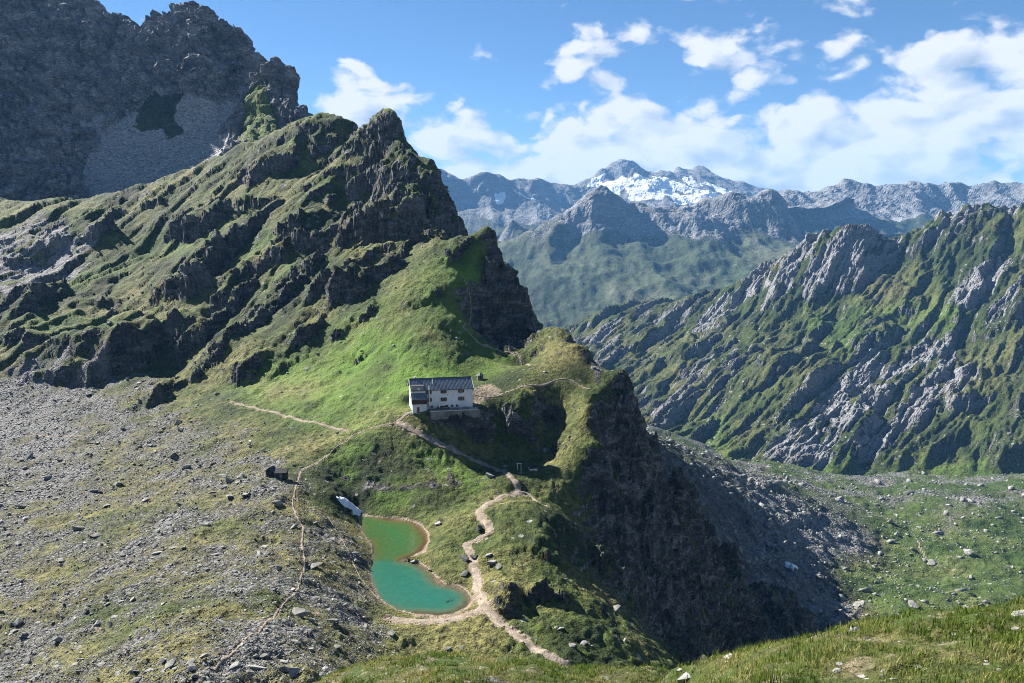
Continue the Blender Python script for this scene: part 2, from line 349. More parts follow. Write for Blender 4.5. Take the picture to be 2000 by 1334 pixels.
# ---------------------------------------------------------------- the spur: moraine, lake basin, hut shelf, ridge and right flank
LAKE_Z = -85.0
LAKE = [(703,1011),(709,1038),(726,1061),(730,1080),(729,1098),(724,1116),(731,1140),(742,1165),(754,1176),(777,1190),(812,1198),(855,1202),(884,1198),(911,1186),
        (921,1174),(913,1157),(894,1145),(865,1140),(851,1128),(841,1116),(816,1100),(785,1094),(808,1085),(826,1075),(835,1057),(833,1040),(816,1024),(796,1017),(748,1012),(718,1009)]
SKYLINE = []
def spur_points():
    p = []
    D = lambda *q: p.extend(P(*t) for t in q)
    Zz = lambda *q: p.extend(Pz(*t) for t in q)
    Zz(*[(x, y, LAKE_Z) for x, y in LAKE]); Zz((765,1045,-89), (785,1062,-88.5), (775,1130,-90), (840,1168,-89), (790,1165,-89))
    # moraine crest and its two sides
    D((400,1330,112),(450,1280,122),(500,1230,134),(540,1195,147),(570,1160,160),(585,1120,173),(590,1080,187),(585,1040,199),(578,1000,212),(560,965,226),(545,935,240))
    Zz((300,1330,-66),(150,1330,-72),(0,1334,-76),(-150,1334,-80),(300,1200,-72),(150,1200,-77),(0,1200,-80),(-150,1200,-83),
       (450,1080,-74),(300,1080,-77),(150,1080,-80),(0,1080,-83),(-150,1080,-85),(450,980,-75),(300,980,-79),(150,980,-83),(0,980,-86),(-150,980,-86),
       (30,900,-88),(150,870,-84),(300,880,-80),(450,870,-75),(560,880,-72),(0,800,-82),(-150,800,-80),(150,790,-79),(300,790,-75),(400,790,-71.5),
       (0,740,-72),(-150,740,-70),(150,740,-73),(280,740,-70),(430,760,-68),
       (640,1230,-75),(700,1180,-81),(650,1100,-78),(640,1020,-77.5),(655,965,-77.5),(680,1310,-75),(600,1334,-67),(750,1290,-81),(590,1250,-70))
    D((300,1500,92),(0,1550,105),(600,1500,108),(900,1500,118),(1150,1500,125))
    # meadow
    Zz((450,785,-68.5),(560,805,-68.5),(680,840,-68.5),(700,862,-69.5),(590,920,-73),(620,890,-72))
    D((560,720,368),(680,720,350),(800,720,328),(850,620,362),(760,600,383),(650,620,398),(900,560,392),(920,640,372),(740,660,362),
      (870,690,343),(960,700,352),(1000,715,345),(930,742,325),(980,762,308),(1030,715,352),(880,740,322))
    # hut shelf and what falls away below it
    D((790,806,288),(800,806,287),(917,802,290),(855,805,288),(860,835,283),(780,832,283),(930,800,293),(985,772,304),(1040,757,310),(1090,745,318),(1150,752,320))
    D((960,880,284),(1010,895,284),(1060,905,284),(930,850,287),(985,800,299),(1050,785,302),(1120,820,294),(1165,800,292),(1160,775,306),(1100,880,281),(1150,900,273),(1185,880,276),(1070,835,303))
    D((680,930,257),(760,945,255),(760,900,266),(850,905,268),(860,955,252),(720,960,250),(940,960,254),(1005,940,259),(1010,965,254),(1060,950,262),(900,985,245))
    Zz((700,990,-83.6),(790,1000,-83.5),(850,1008,-83),(900,1015,-82),(880,1060,-82.8),(890,1105,-83.3),(860,1085,-83.5),(935,1060,-82.5),(920,1120,-83.8),(945,1000,-80))
    # knolls right of the path
    Zz((1000,985,-77.5),(1060,1000,-78.5),(1080,1060,-80.5),(1040,1095,-82),(1000,1060,-80),(960,1130,-83.5),(1000,1150,-80.5),(1070,1165,-84),(1020,1180,-84.3),(1150,1190,-87.5),
       (1050,1200,-84.5),(1150,1230,-86.5),(1000,1205,-84.5),(1200,1280,-90),(945,1185,-84.2),(1000,1238,-84.5),(1060,1270,-85),(1110,1302,-86),
       (770,1215,-84.4),(870,1217,-84.4),(800,1260,-84.2),(900,1270,-84.8),(1000,1305,-85),(850,1320,-84))
    # lip of the right flank, the flank, its far edge
    D((1130,975,263)); Zz((1135,1040,-86.5),(1120,1110,-88.5),(1185,1170,-91.5),(1265,1260,-95.5),(1320,1330,-99))
    D((1200,1000,292),(1200,1100,264),(1250,1200,252),(1300,1300,243),(1300,1100,330),(1400,1200,380),(1400,1300,335),(1500,1300,445),(1300,1000,352),(1380,1100,402),(1270,900,322),(1215,800,314),(1600,1350,560),(1350,1450,260))
    S = [P(*t) for t in ((1205,742,330),(1213,728,326),(1225,730,325),(1233,760,328),(1240,800,330),(1252,850,338),(1290,885,350),(1330,930,364),(1360,980,380),(1385,1030,397),(1450,1090,442),(1550,1150,522),(1660,1215,622),(1760,1275,730))]
    p.extend(S); p.extend(behind(S, .06, .10)); p.extend(behind(S, .35, .24))
    # knob by the saddle
    K = [P(*t) for t in ((1066,664,396),(1085,660,378),(1105,661,372),(1130,680,362),(1160,702,346),(1170,722,342),(1190,744,336))]
    p.extend(K); p.extend(behind(K, .05, .10)); p.extend(behind(K, .3, .24))
    # wall on the right of the ridge: foot, edge, skyline
    D((940,668,385),(970,685,390),(1005,692,392),(1040,676,395),(935,620,392),(940,560,403),(945,500,419),(945,640,389))
    W = [P(*t) for t in ((925,470,437),(958,452,434),(968,470,430),(978,500,427),(990,522,424),(1005,548,421),(1020,572,418),(1035,600,414),(1050,630,408),(1062,655,402))]
    p.extend(W); p.extend(behind(W[1:], .05, .10)); p.extend(behind(W[1:], .3, .22))
    # main ridge skyline and the slopes under it
    T = [P(*t) for t in ((610,230,690),(650,242,682),(685,232,664),(700,245,660),(745,243,598),(772,231,585),(780,240,582),(800,275,570),(820,310,560),(860,352,542),(880,395,531),(905,440,520))]
    SKYLINE.extend(T)
    p.extend(T); p.extend(behind(T[:4], .05, .05)); p.extend(behind(T[4:], .05, .12)); p.extend(behind(T, .3, .25))
    D((640,340,610),(700,300,620),(740,340,560),(800,420,500),(700,420,530),(600,420,520),(850,440,490),(880,480,455),(800,500,440),(700,520,450),(600,520,470),(560,620,420),(460,600,455),
      (500,500,500),(420,680,400),(520,400,560),(480,330,640),(400,420,590),(380,520,520),(350,620,455),(300,500,570),(250,600,500),(200,480,590),(100,520,580),(0,600,520),(100,640,470),(0,680,450),(-150,680,440),
      (0,470,610),(-150,520,560),(300,400,640),(150,420,640),(330,735,425),(380,740,405))
    U = [P(*t) for t in ((540,262,690),(460,292,690),(400,320,690),(330,347,690),(260,372,690),(200,383,690),(100,390,690),(0,392,690),(-150,395,690))]
    p.extend(U); p.extend(behind(U, .05, .03)); p.extend(behind(U, .3, .10))
    return p
spur = Sheet(spur_points(), (-.76, .62), (70, 900), 910, 710, eps=.006)

# ledges: foot line in the photo, height, how far the bench behind runs
LEDGES = [([(20,748),(90,735),(170,745),(250,722),(300,690),(350,625)], 21, 60), ([(350,600),(395,570),(430,500)], 14, 40), ([(330,720),(400,655),(440,610),(500,560)], 12, 30),
          ([(270,810),(330,770),(420,705),(500,640),(590,560),(650,500)], 9, 20), ([(440,765),(520,720),(600,665),(650,600),(720,560)], 11, 22), ([(540,470),(610,480),(680,480),(715,430)], 24, 40),
          ([(690,470),(760,470),(815,440),(822,385)], 18, 35), ([(640,615),(700,575),(770,525),(800,470)], 12, 25), ([(670,375),(720,360),(790,350),(800,310)], 20, 40), ([(560,640),(610,600),(690,540),(760,480),(850,425)], 9, 22),
          ([(640,670),(690,640),(745,600)], 4, 12), ([(790,610),(830,590),(865,570)], 3.5, 10), ([(520,745),(560,715),(610,690)], 4, 12), ([(690,712),(715,690)], 3, 8), ([(870,520),(900,490),(925,462)], 5, 12), ([(840,510),(890,465),(915,440)], 5, 12),
          ([(480,370),(540,335),(590,320)], 12, 35), ([(320,455),(390,455),(440,430),(455,400)], 16, 35), ([(100,480),(180,470),(225,440)], 12, 30), ([(380,580),(420,530),(470,470)], 12, 25), ([(480,560),(540,510),(590,440)], 10, 25),
          ([(200,430),(260,410),(330,390)], 7, 25), ([(600,300),(650,275),(690,262)], 8, 25), ([(450,500),(480,460),(520,420)], 8, 20), ([(0,640),(60,620),(130,560)], 14, 35), ([(0,520),(60,510),(130,470)], 10, 30),
          ([(980,1196),(1020,1190),(1060,1170),(1075,1158)], 4.6, 8), ([(1085,1172),(1130,1186),(1190,1215)], 3, 6), ([(985,800),(1010,835),(1040,850)], 7, 8), ([(1030,1075),(1080,1095),(1110,1120)], 2.5, 8)]
def build_spur():
    s = spur; X, Y = s.X, s.Y
    px, py = proj(X, Y, s.Z)
    mor = in_poly(px, py, [(-300,735),(120,735),(300,745),(330,800),(440,800),(520,870),(600,925),(640,1010),(720,1060),(735,1160),(770,1210),(740,1300),(700,1600),(-300,1600)])
    moraine = sst(-25, 25, mor + 30*fbm(X/14, Y/14, 3, 5))
    basin = sst(40, -10, -in_poly(px, py, LAKE)) if False else sst(-45, 5, in_poly(px, py, LAKE))
    lakein = in_poly(px, py, LAKE)
    flank = sst(0, 40, in_poly(px, py, [(1165,690),(1175,790),(1190,900),(1135,985),(1150,1050),(1120,1120),(1190,1165),(1280,1260),(1330,1340),(1300,1700),(2000,1700),(2000,600),(1250,600)]))
    wall = sst(-6, 14, in_poly(px, py, [(940,520),(962,470),(958,440),(1000,440),(1060,600),(1058,655),(1045,665),(1030,675),(1005,696),(970,688),(935,668),(928,610)]))
    upper = sst(-30, 60, in_poly(px, py, [(-400,735),(150,735),(300,735),(430,700),(560,640),(700,570),(860,470),(960,440),(960,100),(-400,100)]))
    meadow = sst(-30, 40, in_poly(px, py, [(430,760),(600,680),(720,610),(880,500),(950,470),(930,660),(1000,700),(960,740),(790,800),(700,860),(560,820)]))
    shelf = sst(-20, 15, in_poly(px, py, [(780,790),(900,715),(1000,700),(1160,705),(1160,745),(990,765),(930,805),(790,815)]))
    # rolling ground
    calm = np.clip(1-basin, .05, 1)
    amp = (.9+2.2*upper+.5*moraine+.3*meadow)*calm*(1-.7*shelf)
    z = s.Z + amp*fbm(X/42, Y/42, 4, 3)
    z += (.40+.35*upper+.2*moraine)*calm*(1-.6*shelf)*fbm(X/9, Y/9, 4, 11)
    # bedding steps run away to the upper right; their broken faces look right
    wd = X*.89-Y*.457; al = X*.457+Y*.89
    wp = 14*fbm(X/70, Y/70, 3, 21)+3*fbm(X/16, Y/16, 3, 22)
    a1 = sst(-.15, .5, fbm(al/75, wd/24, 3, 31)); a2 = sst(-.1, .5, fbm(al/38, wd/11, 3, 32)); a3 = sst(-.1, .4, fbm(al/20, wd/6, 3, 33))
    wt = np.clip(upper+.25*meadow, 0, 1)*calm*(1-shelf)
    z += wt*(4.8*a1*saw((wd+wp)/36)+2.0*a2*saw((wd+wp*.7)/14.5+.3)+.9*a3*saw((wd+wp*.5)/5.6+.6))
    z += (1-wt)*calm*(1-moraine)*(1-shelf)*(1-wall)*.8*np.abs(fbm(X/5, Y/5, 4, 34))
    # named ledges
    sky_d = np.full(X.shape, 1e9)
    for ln in (SKYLINE,):
        sky_d = np.minimum(sky_d, line_dist(X, Y, ln)[0])
    lim = sst(0, 45, sky_d)
    for pts, h, Lb in LEDGES:
        w3 = [s_hit0(q) for q in pts]
        xs = [q[0] for q in w3]; ys = [q[1] for q in w3]; mg = Lb*3.2
        m = (X > min(xs)-mg) & (X < max(xs)+mg) & (Y > min(ys)-mg) & (Y < max(ys)+mg)
        x = X[m]; y = Y[m]; jx = x+1.2*h*.25*fbm(x/(h*.9), y/(h*.9), 3, 41); jy = y+1.2*h*.25*fbm(x/(h*.9)+9, y/(h*.9), 3, 42)
        dd, sg, t = line_dist(jx, jy, w3)
        fade = sst(0, .12, t)*sst(1, .88, t)
        endd = np.exp(-np.maximum(0, dd-Lb*2.2)/Lb)
        hh = .85*h*fade*np.clip(.66+.75*fbm(x/(h*2.2)+5, y/(h*2.2), 4, 43), .08, 1.35)
        z[m] += lim[m]*hh*np.where(sg > 0, np.exp(-dd/Lb)*endd, 1-sst(0, h*.32, dd))
    # gullies and ribs of the flank and of the wall, rock-built
    rib = ridged(X/26+Y/60, Y/30-X/50, 5, 51)
    z += flank*(.15+.85*sst(740, 930, py))*(6.5*(rib-.6)+2.2*fbm(X/12, Y/12, 4, 53))
    col_ = ridged((X*.8+Y*.35)/9, (Y*.8)/22, 4, 55)
    z += wall*2.6*(col_-.5)
    # hummocks and boulders of rubble on the moraine
    z += moraine*calm*(.55*fbm(X/5, Y/5, 3, 61)+.28*np.abs(fbm(X/1.8, Y/1.8, 3, 62)))
    # lake bed stays under water, shore just above it
    inl = sst(-2, 6, lakein)
    z = np.where(lakein > 0, np.minimum(z, LAKE_Z-.12-.10*np.minimum(lakein, 40)), np.maximum(z, np.where(basin > 0, LAKE_Z+.05+.02*np.minimum(-lakein, 30), -1e9)))
    s.Z = z
    # flatten a shelf for the hut and its yard
    hx, hy, hz = HUT
    r = np.hypot((X-hx-1)/15, (Y-hy)/8.5); f = sst(1.35, .92, r)
    s.Z = s.Z*(1-f)+hz*f
    n = s.normals(); slope = 1-n[..., 2]
    nz = fbm(X/17, Y/17, 4, 71)
    rock = sst(.30, .5, slope+.10*nz+.10*flank+.16*wall-.09*meadow-.02)
    rock = np.clip(rock+.55*wall, 0, 1)
    # broken rock surface: push rock out along its normal
    rk = rock > .05
    x, y, zz = X[rk], Y[rk], s.Z[rk]
    b = zz*1.0+.5*x-.25*y
    jx = x+1.6*fbm3(x/8, y/8, zz/8, 2, 86); jz = b+1.2*fbm3(x/8, y/8, zz/8, 2, 87)
    q = 2.3*blocks(jx/8.5, y/8.5, jz/5.0, 81)+1.25*blocks(jx/3.4, y/3.4, jz/1.9, 82)+.55*blocks(x/1.5, y/1.5, b/.9, 83)+.5*fbm3(x/9, y/9, b/3.6, 3, 84)
    k = rock[rk]*q*(.9+.5*wall[rk]+.4*flank[rk])*np.clip(1-moraine[rk]*.7, 0, 1)*(1-f[rk])*np.clip(Y[rk]/330, .4, 1.4)
    s.X = X.copy(); s.Y0 = s.Y; s.Y = s.Y.copy()
    s.X[rk] += n[rk][:, 0]*k*.7; s.Y[rk] += n[rk][:, 1]*k*.7; s.Z[rk] += n[rk][:, 2]*k+.25*k
    n = s.normals(); slope = 1-n[..., 2]
    s.zone = dict(moraine=moraine, flank=flank, wall=wall, upper=upper, meadow=meadow, shelf=shelf, basin=basin, lakein=lakein, rock=rock, px=px, py=py, slope=slope)
    pale = np.maximum(sst(-20, 40, in_poly(px, py, [(-200,440),(110,430),(190,470),(140,550),(60,600),(-200,600)])), .62*sst(.1, .6, fbm(X/40, Y/40, 3, 91))*upper)*(.5+.5*nz)
    pale = np.clip(pale, 0, 1)*(1-wall)*(1-flank)
    rock = np.clip(sst(.30, .48, slope+.10*nz-.04*flank-.10*meadow+.12*flank*fbm(X/25, Y/25, 3, 72))+.6*wall+.0*pale, 0, 1)*(1-.8*moraine)
    knob = sst(-8, 12, in_poly(px, py, [(1090,662),(1112,660),(1170,705),(1180,735),(1240,725),(1245,770),(1160,760),(1140,705)])+14*nz); rock = np.maximum(rock, .6*knob)
    out = sst(.15, .55, fbm(X/13, Y/13, 4, 73))*sst(-20, 20, in_poly(px, py, [(640,930),(740,880),(860,850),(980,900),(940,960),(800,965),(660,985)])); rock = np.maximum(rock, .62*out)
    rock = np.maximum(rock, .85*sst(.25, .6, pale)*sst(-.35, .15, fbm(al/30, wd/9, 3, 95)))
    pz = sst(-25, 30, in_poly(px, py, [(-200,440),(110,430),(190,470),(140,550),(60,600),(-200,600)])+40*fbm(X/25, Y/25, 3, 92))*sst(-.55, -.05, fbm(al/35, wd/10, 3, 95)); rock = np.maximum(rock, .95*pz); pale = np.maximum(pale, pz)
    gully = sst(-.1, .5, fbm(wd/13, al/40, 3, 97))
    scree = moraine*(.45+.26*nz+.35*sst(0, -1, (px-330)/330)*sst(1100, 760, py)+.22*sst(760, 740, py))
    scree = np.maximum(scree, flank*sst(.55, .3, slope)*.55*sst(950, 1100, py))
    scree = np.maximum(scree, .42*upper*sst(.45, .9, fbm(X/30, Y/30, 3, 99)))
    dry = .5+.5*fbm(X/33, Y/33, 3, 101)+.32*moraine+.25*upper*nz-.04*upper
    lush = np.clip(.28*upper*sst(0, .6, fbm(X/45, Y/45, 3, 104))+meadow*(.55+.5*fbm(X/28, Y/28, 3, 103)), 0, 1)
    lush = np.maximum(lush, .6*sst(-30, 20, in_poly(px, py, [(650,880),(780,840),(960,930),(900,1000),(760,1000),(690,960)]))*sst(-.2, .5, nz))
    dirt = np.where(lakein < 0, sst(-9-7*fbm(X/6, Y/6, 2, 9), -2, lakein), 1)*.8
    s.attrs = dict(rock=rock, scree=np.clip(scree, 0, 1), dry=np.clip(dry, 0, 1), lush=lush, dirt=dirt, pale=pale, snow=np.zeros_like(rock))
def s_hit0(q):
    return tuple(spur.hit(*q))
HUT = None
def prep_hut():
    global HUT
    v = spur.hit(858, 800); HUT = (v.x, v.y+6, v.z)
prep_hut(); build_spur()

# ---------------------------------------------------------------- paths: kept as lines, drawn on the ground later
PATHS = {}
def dirt_along(sheet, pts, w):
    w3 = [sheet.hit(*q) for q in pts]
    dd, sg, t = line_dist(sheet.X, sheet.Y, [tuple(q) for q in w3]); return sst(w, w*.35, dd+.4*w*fbm(sheet.X/3, sheet.Y/3, 3, 7))
TRACKS = [([(1108,1300),(1060,1272),(1000,1235),(960,1200),(945,1180),(935,1160),(930,1120),(922,1090),(910,1065),(935,1052),(957,1038),(952,1025),(940,1010),(935,998),(950,985),(975,972),(1008,963),(1012,950),(1003,938),(985,922),(940,905),(890,882),(840,857),(800,838),(775,826)], 1.9),
          ([(945,1185),(915,1200),(870,1212),(800,1213),(765,1208)], 2.6), ([(775,826),(720,838),(690,850),(650,880),(590,918)], .75), ([(450,785),(490,795),(540,806),(590,822),(640,833),(680,841)], 1.1),
          ([(775,826),(792,810),(800,806)], 1.3), ([(1035,714),(1015,697),(995,688),(960,680),(930,665),(915,648),(905,640)], .9), ([(1150,760),(1120,745),(1090,741),(1040,752),(990,766),(950,775),(925,770)], .8),
          ([(588,920),(576,960),(572,985),(580,1010),(592,1030),(590,1060),(595,1090),(590,1120),(575,1160),(545,1190),(520,1215),(470,1260),(420,1310)], .6), ([(1010,962),(1040,970),(1070,990)], .9),
          ([(640,1010),(665,1050),(690,1100),(705,1130),(740,1170)], .45), ([(905,640),(920,600),(905,540)], .5), ([(60,845),(110,853),(160,852)], .8)]
for pts, w in TRACKS:
    spur.attrs['dirt'] = np.maximum(spur.attrs['dirt'], dirt_along(spur, pts, w))
yard = sst(-10, 8, in_poly(spur.zone['px'], spur.zone['py'], [(915,790),(925,755),(960,745),(985,765),(960,780)]))
spur.attrs['dirt'] = np.maximum(spur.attrs['dirt'], .62*yard)
spur.mesh('hillside', ALP, spur.attrs, 'grassy rock ridge with moraine, lake basin and hut shelf', 'hillside')

# ---------------------------------------------------------------- valley on the right
def build_valley():
    p = [P(*t) for t in ((1200,800,700),(1255,850,690),(1350,900,780),(1450,920,930),(1400,1000,690),(1500,1000,790),(1550,1080,715),(1600,1150,650),(1680,1180,655),(1700,1100,755),(1700,1000,940),(1600,930,1110),(1480,907,1150),
        (1560,915,1150),(1900,1000,930),(2000,930,1110),(2150,930,1110),(2000,1100,775),(1900,1180,655),(1800,1050,845),(1750,1180,655),(1800,950,1060),(2150,1100,775),(1300,1000,600),(1200,1100,520),(1900,1300,520),(1600,1300,520),(2150,1300,520),(1300,1300,450),(1720,1060,830),(1740,1030,870))]
    L = [P(*t) for t in ((1255,845,1000),(1350,890,1100),(1450,908,1180),(1500,905,1200),(1600,928,1180),(1750,925,1190),(1900,930,1180),(2000,925,1170),(2150,920,1170))]
    p += L; p += behind(L, .12, .03)
    s = Sheet(p, (.08, .80), (420, 1350), 310, 320, eps=.01)
    X, Y = s.X, s.Y; px, py = proj(X, Y, s.Z)
    shade = sst(-20, 60, in_poly(px, py, [(1200,840),(1450,920),(1560,960),(1700,1030),(1740,1090),(1640,1110),(1700,1200),(1600,1330),(1200,1330)]))
    s.Z += 7*fbm(X/120, Y/120, 4, 3)+3.2*np.abs(fbm(X/38, Y/38, 4, 5))*(1+.5*shade)+.9*fbm(X/9, Y/9, 3, 7)
    n = s.normals(); slope = 1-n[..., 2]; nz = fbm(X/60, Y/60, 4, 9)
    block = np.clip(fbm(X/26, Y/26, 4, 11), 0, 2)
    s.Z += (shade*1.2+.5)*2.2*sst(.25, .5, block)
    far = sst(1120, 940, py)*(1-shade)
    scree = np.clip(shade*(.62+.2*nz)+far*(.30+.35*nz)+.12, 0, 1)
    river = sst(14, 4, np.abs(in_poly(px, py, [(1720,1070),(1700,1100),(1690,1160),(1710,1200),(1690,1250),(1600,1250),(1620,1150),(1680,1080)])))
    s.zone = dict(px=px, py=py, scree=scree)
    s.attrs = dict(rock=np.clip(sst(.12, .3, slope)*.5+.45*far*sst(.2, .7, nz), 0, 1), scree=scree, dry=np.clip(.5+.6*nz, 0, 1), lush=np.clip(.25-shade, 0, .3), dirt=np.zeros_like(nz), pale=np.clip(far*.5, 0, 1), snow=np.zeros_like(nz))
    for pts, w in (([(1790,1052),(1800,1075),(1820,1100),(1850,1112),(1880,1114)], 1.3), ([(1845,1165),(1860,1175),(1880,1180)], 1.1), ([(1845,1160),(1880,1150)], 1.1)):
        s.attrs['dirt'] = np.maximum(s.attrs['dirt'], dirt_along(s, pts, w))
    s.mesh('valley_floor', VAL, s.attrs, 'green valley floor strewn with boulders right of the spur', 'valley')
    return s
valley = build_valley()

# ---------------------------------------------------------------- mountain across the valley
def build_right():
    p = [P(*t) for t in ((1200,840,1500),(1300,875,1420),(1400,905,1310),(1500,915,1230),(1600,940,1190),(1800,940,1190),(2000,940,1160),(2200,940,1150),(1300,700,1800),(1200,700,1900),(1150,690,2000),(1250,780,1640),(1350,830,1480),
         (1500,700,1600),(1600,800,1380),(1400,800,1530),(1700,700,1540),(1800,600,1650),(1900,700,1460),(2000,600,1530),(2000,800,1270),(1850,850,1260),(1600,600,1800),(1900,500,1770),(2000,500,1700),(1750,520,1850),(1480,600,1900),(1380,640,1980),(2200,600,1500),(2200,800,1250),
         (1700,1100,1050),(1300,1000,1250),(2100,1100,1000))]
    L = [P(*t) for t in ((1095,665,2350),(1125,640,2340),(1160,622,2320),(1200,608,2300),(1240,592,2280),(1290,590,2250),(1340,592,2200),(1400,570,2150),(1450,553,2110),(1500,528,2080),(1560,488,2030),(1600,462,1970),(1630,452,1950),(1665,448,1940),(1690,448,1935),(1715,458,1945),(1740,472,1960),(1790,462,2000),(1815,440,1990),(1840,425,1980),(1870,410,1960),(1900,400,1950),(1920,396,1945),(1950,408,1945),(2000,398,1900),(2100,370,1880),(2200,350,1850))]
    p += L; p += behind(L, .06, .05); p += behind(L, .3, .15)
    s = Sheet(p, (.03, .84), (1100, 2900), 500, 370, eps=.008)
    X, Y = s.X, s.Y; px, py = proj(X, Y, s.Z)
    wd = X*.70-Y*.714; al = X*.714+Y*.70
    wp = 60*fbm(X/300, Y/300, 3, 21)+20*fbm(X/75, Y/75, 4, 22)
    low = sst(880, 930, py)
    a1 = sst(-.35, .4, fbm(al/300, wd/90, 3, 31)); a2 = sst(-.3, .4, fbm(al/170, wd/45, 3, 32)); a3 = sst(-.2, .4, fbm(al/80, wd/20, 3, 33))
    keep = (1-.75*low)
    s.Z += keep*(12*fbm(X/210, Y/210, 4, 3)+3.5*fbm(X/45, Y/45, 5, 5, .6)+27*a1*saw((wd+wp)/125)+11*a2*saw((wd+wp*.7)/52+.3)+7*(ridged(al/130, wd/30, 4, 35)-.6))
    crest = sst(60, 0, np.abs(in_poly(px, py, [(1480,540),(1630,450),(1740,470),(1900,398),(2100,380),(2100,300),(1400,300),(1400,540)])))
    s.Z += crest*6*(ridged(X/55, Y/55, 4, 8)-.4)
    n = s.normals(); slope = 1-n[..., 2]; nz = fbm(al/140, wd/45, 4, 9)
    def blob(poly, soft=30): return sst(-soft, soft, in_poly(px, py, poly)+25*nz)
    rb = blob([(1470,880),(1560,780),(1700,680),(1880,660),(1900,740),(1780,830),(1640,930),(1600,935),(1520,910)])
    rb = np.maximum(rb, blob([(1290,660),(1400,580),(1520,520),(1630,455),(1740,470),(1700,540),(1560,570),(1440,620),(1340,680)]))
    rb = np.maximum(rb, blob([(1850,600),(1880,530),(1980,490),(2020,510),(1990,580),(1900,630)]))
    rb = np.maximum(rb, .85*blob([(1110,680),(1200,610),(1340,600),(1260,660),(1180,720),(1120,720)]))
    rb = np.maximum(rb, .8*blob([(1730,650),(1850,640),(1840,680),(1740,690)]))
    rb = np.maximum(rb, .8*blob([(1230,820),(1330,720),(1430,660),(1480,690),(1380,780),(1270,860)], 40))
    rb = np.maximum(rb, .9*crest)
    rock = np.clip(sst(.27, .50, slope+.12*nz)*.68+.62*rb*sst(-.5, .25, nz)+.2*rb-.05, 0, 1)*(1-.6*low)
    x, y, zz = X, Y, s.Z
    q = rock*(4.5*blocks(al/150, wd/26, zz/60, 81)+2.4*blocks(al/50, wd/9, zz/20, 82)+2*(fbm3(al/60, wd/11, zz/16, 4, 83, .55, True)-.6))
    s.X = X+n[..., 0]*q; s.Y0 = s.Y; s.Y = Y+n[..., 1]*q; s.Z = zz+n[..., 2]*q
    lush = np.clip(.15+.5*low+.5*blob([(1250,850),(1400,800),(1480,880),(1480,915),(1350,890)])+.4*blob([(1540,620),(1900,560),(1900,640),(1600,680)]), 0, .75)
    s.attrs = dict(rock=rock, scree=np.clip(.22+.5*sst(.3, .8, nz)*low+.15*nz, 0, 1), dry=np.clip(.5+.6*fbm(X/150, Y/150, 4, 13), 0, 1), lush=lush*(.5+.5*fbm(X/90, Y/90, 3, 17)), dirt=np.zeros_like(nz), pale=np.clip(.75*rb+.2, 0, 1), snow=np.zeros_like(nz))
    s.mesh('mountain', VAL, s.attrs, 'green mountain with slanting pale rock slabs across the valley', 'mountain')
    return s
right = build_right()

# ---------------------------------------------------------------- shaded cirque mountain on the left
def build_cirque():
    p = [P(*t) for t in ((-200,420,860),(0,410,860),(150,408,860),(300,390,860),(450,320,850),(540,290,830),(600,270,800),(0,330,930),(150,330,940),(300,300,950),(400,250,965),(-150,330,930),(0,200,1020),(150,180,1030),(250,190,1020),(330,170,1010),(400,150,1000),(-150,180,1010),(-150,60,1090),(0,90,1085),(130,100,1085),(270,110,1070),
        (450,200,988),(470,140,1015),(470,260,925),(455,290,900),(500,165,950),(520,200,925),(535,240,885),(560,200,930))]
    L = [P(*t) for t in ((-260,-160,1170),(-150,-90,1170),(-50,-50,1170),(60,-20,1170),(120,2,1165),(160,12,1160),(200,28,1150),(245,48,1135),(278,55,1120),(300,40,1115),(325,26,1110),(370,23,1100),(405,33,1090),(440,55,1080),(455,52,1075),(480,92,1050),(510,122,1030),(535,145,1010),(565,168,980),(580,200,955),(612,232,900),(660,290,830))]
    p += L; p += behind(L, .05, .06); p += behind(L, .3, .2)
    s = Sheet(p, (-.84, -.12), (760, 2000), 350, 340, eps=.01)
    X, Y = s.X, s.Y; px, py = proj(X, Y, s.Z)
    tal = sst(-20, 40, in_poly(px, py, [(150,420),(165,240),(250,190),(330,185),(420,190),(470,200),(440,330),(300,420)])+25*fbm(X/50, Y/50, 3, 3))
    wal = 1-tal
    lit = sst(-8, 10, in_poly(px, py, [(460,290),(470,220),(490,160),(520,160),(545,235),(600,235),(540,290)]))
    zz = s.Z
    s.Z = zz+wal*(1-.6*lit)*(8*(ridged(X/95, Y/140, 5, 5)-.6)+4*fbm(X/30, zz/30, 4, 7)+3*saw((zz+.25*X+12*fbm(X/90, Y/90, 3, 9))/26))+tal*2.0*fbm(X/30, Y/30, 4, 11)
    n = s.normals(); nz = fbm(X/70, zz/70, 4, 13)
    q = wal*(1-.5*lit)*(13*blocks(X/34+.3*fbm(X/60, zz/60, 2, 16), Y/34, (zz+.3*X)/22, 15)+7*blocks(X/13, Y/13, (zz+.3*X)/8, 17)+3*blocks(X/5.5, Y/5.5, (zz+.3*X)/3.5, 18)+3*(fbm3(X/38, Y/38, (zz+.3*X)/13, 4, 19, .55, True)-.6))
    s.X = X+n[..., 0]*q; s.Y0 = s.Y; s.Y = Y+n[..., 1]*q; s.Z = s.Z+n[..., 2]*q
    grass = sst(-10, 8, in_poly(px, py, [(258,250),(265,210),(290,180),(315,200),(350,195),(352,240),(340,262),(300,265)])+30*fbm(X/35, zz/35, 4, 14)-8)
    rock = np.clip(wal*(1-lit*.8)+.1, 0, 1)*(1-grass)
    s.attrs = dict(rock=rock, scree=np.clip(tal*1.1*(1-grass)*(1-lit), 0, 1), dry=np.clip(.4+.5*nz+.4*lit, 0, 1), lush=.3*lit, dirt=np.zeros_like(nz), pale=np.clip(.2+.6*nz, 0, .8), snow=np.zeros_like(nz))
    s.mesh('mountain', CIR, s.attrs, 'dark shaded rock mountain with grey scree cirque', 'mountain')
    return s
cirque = build_cirque()

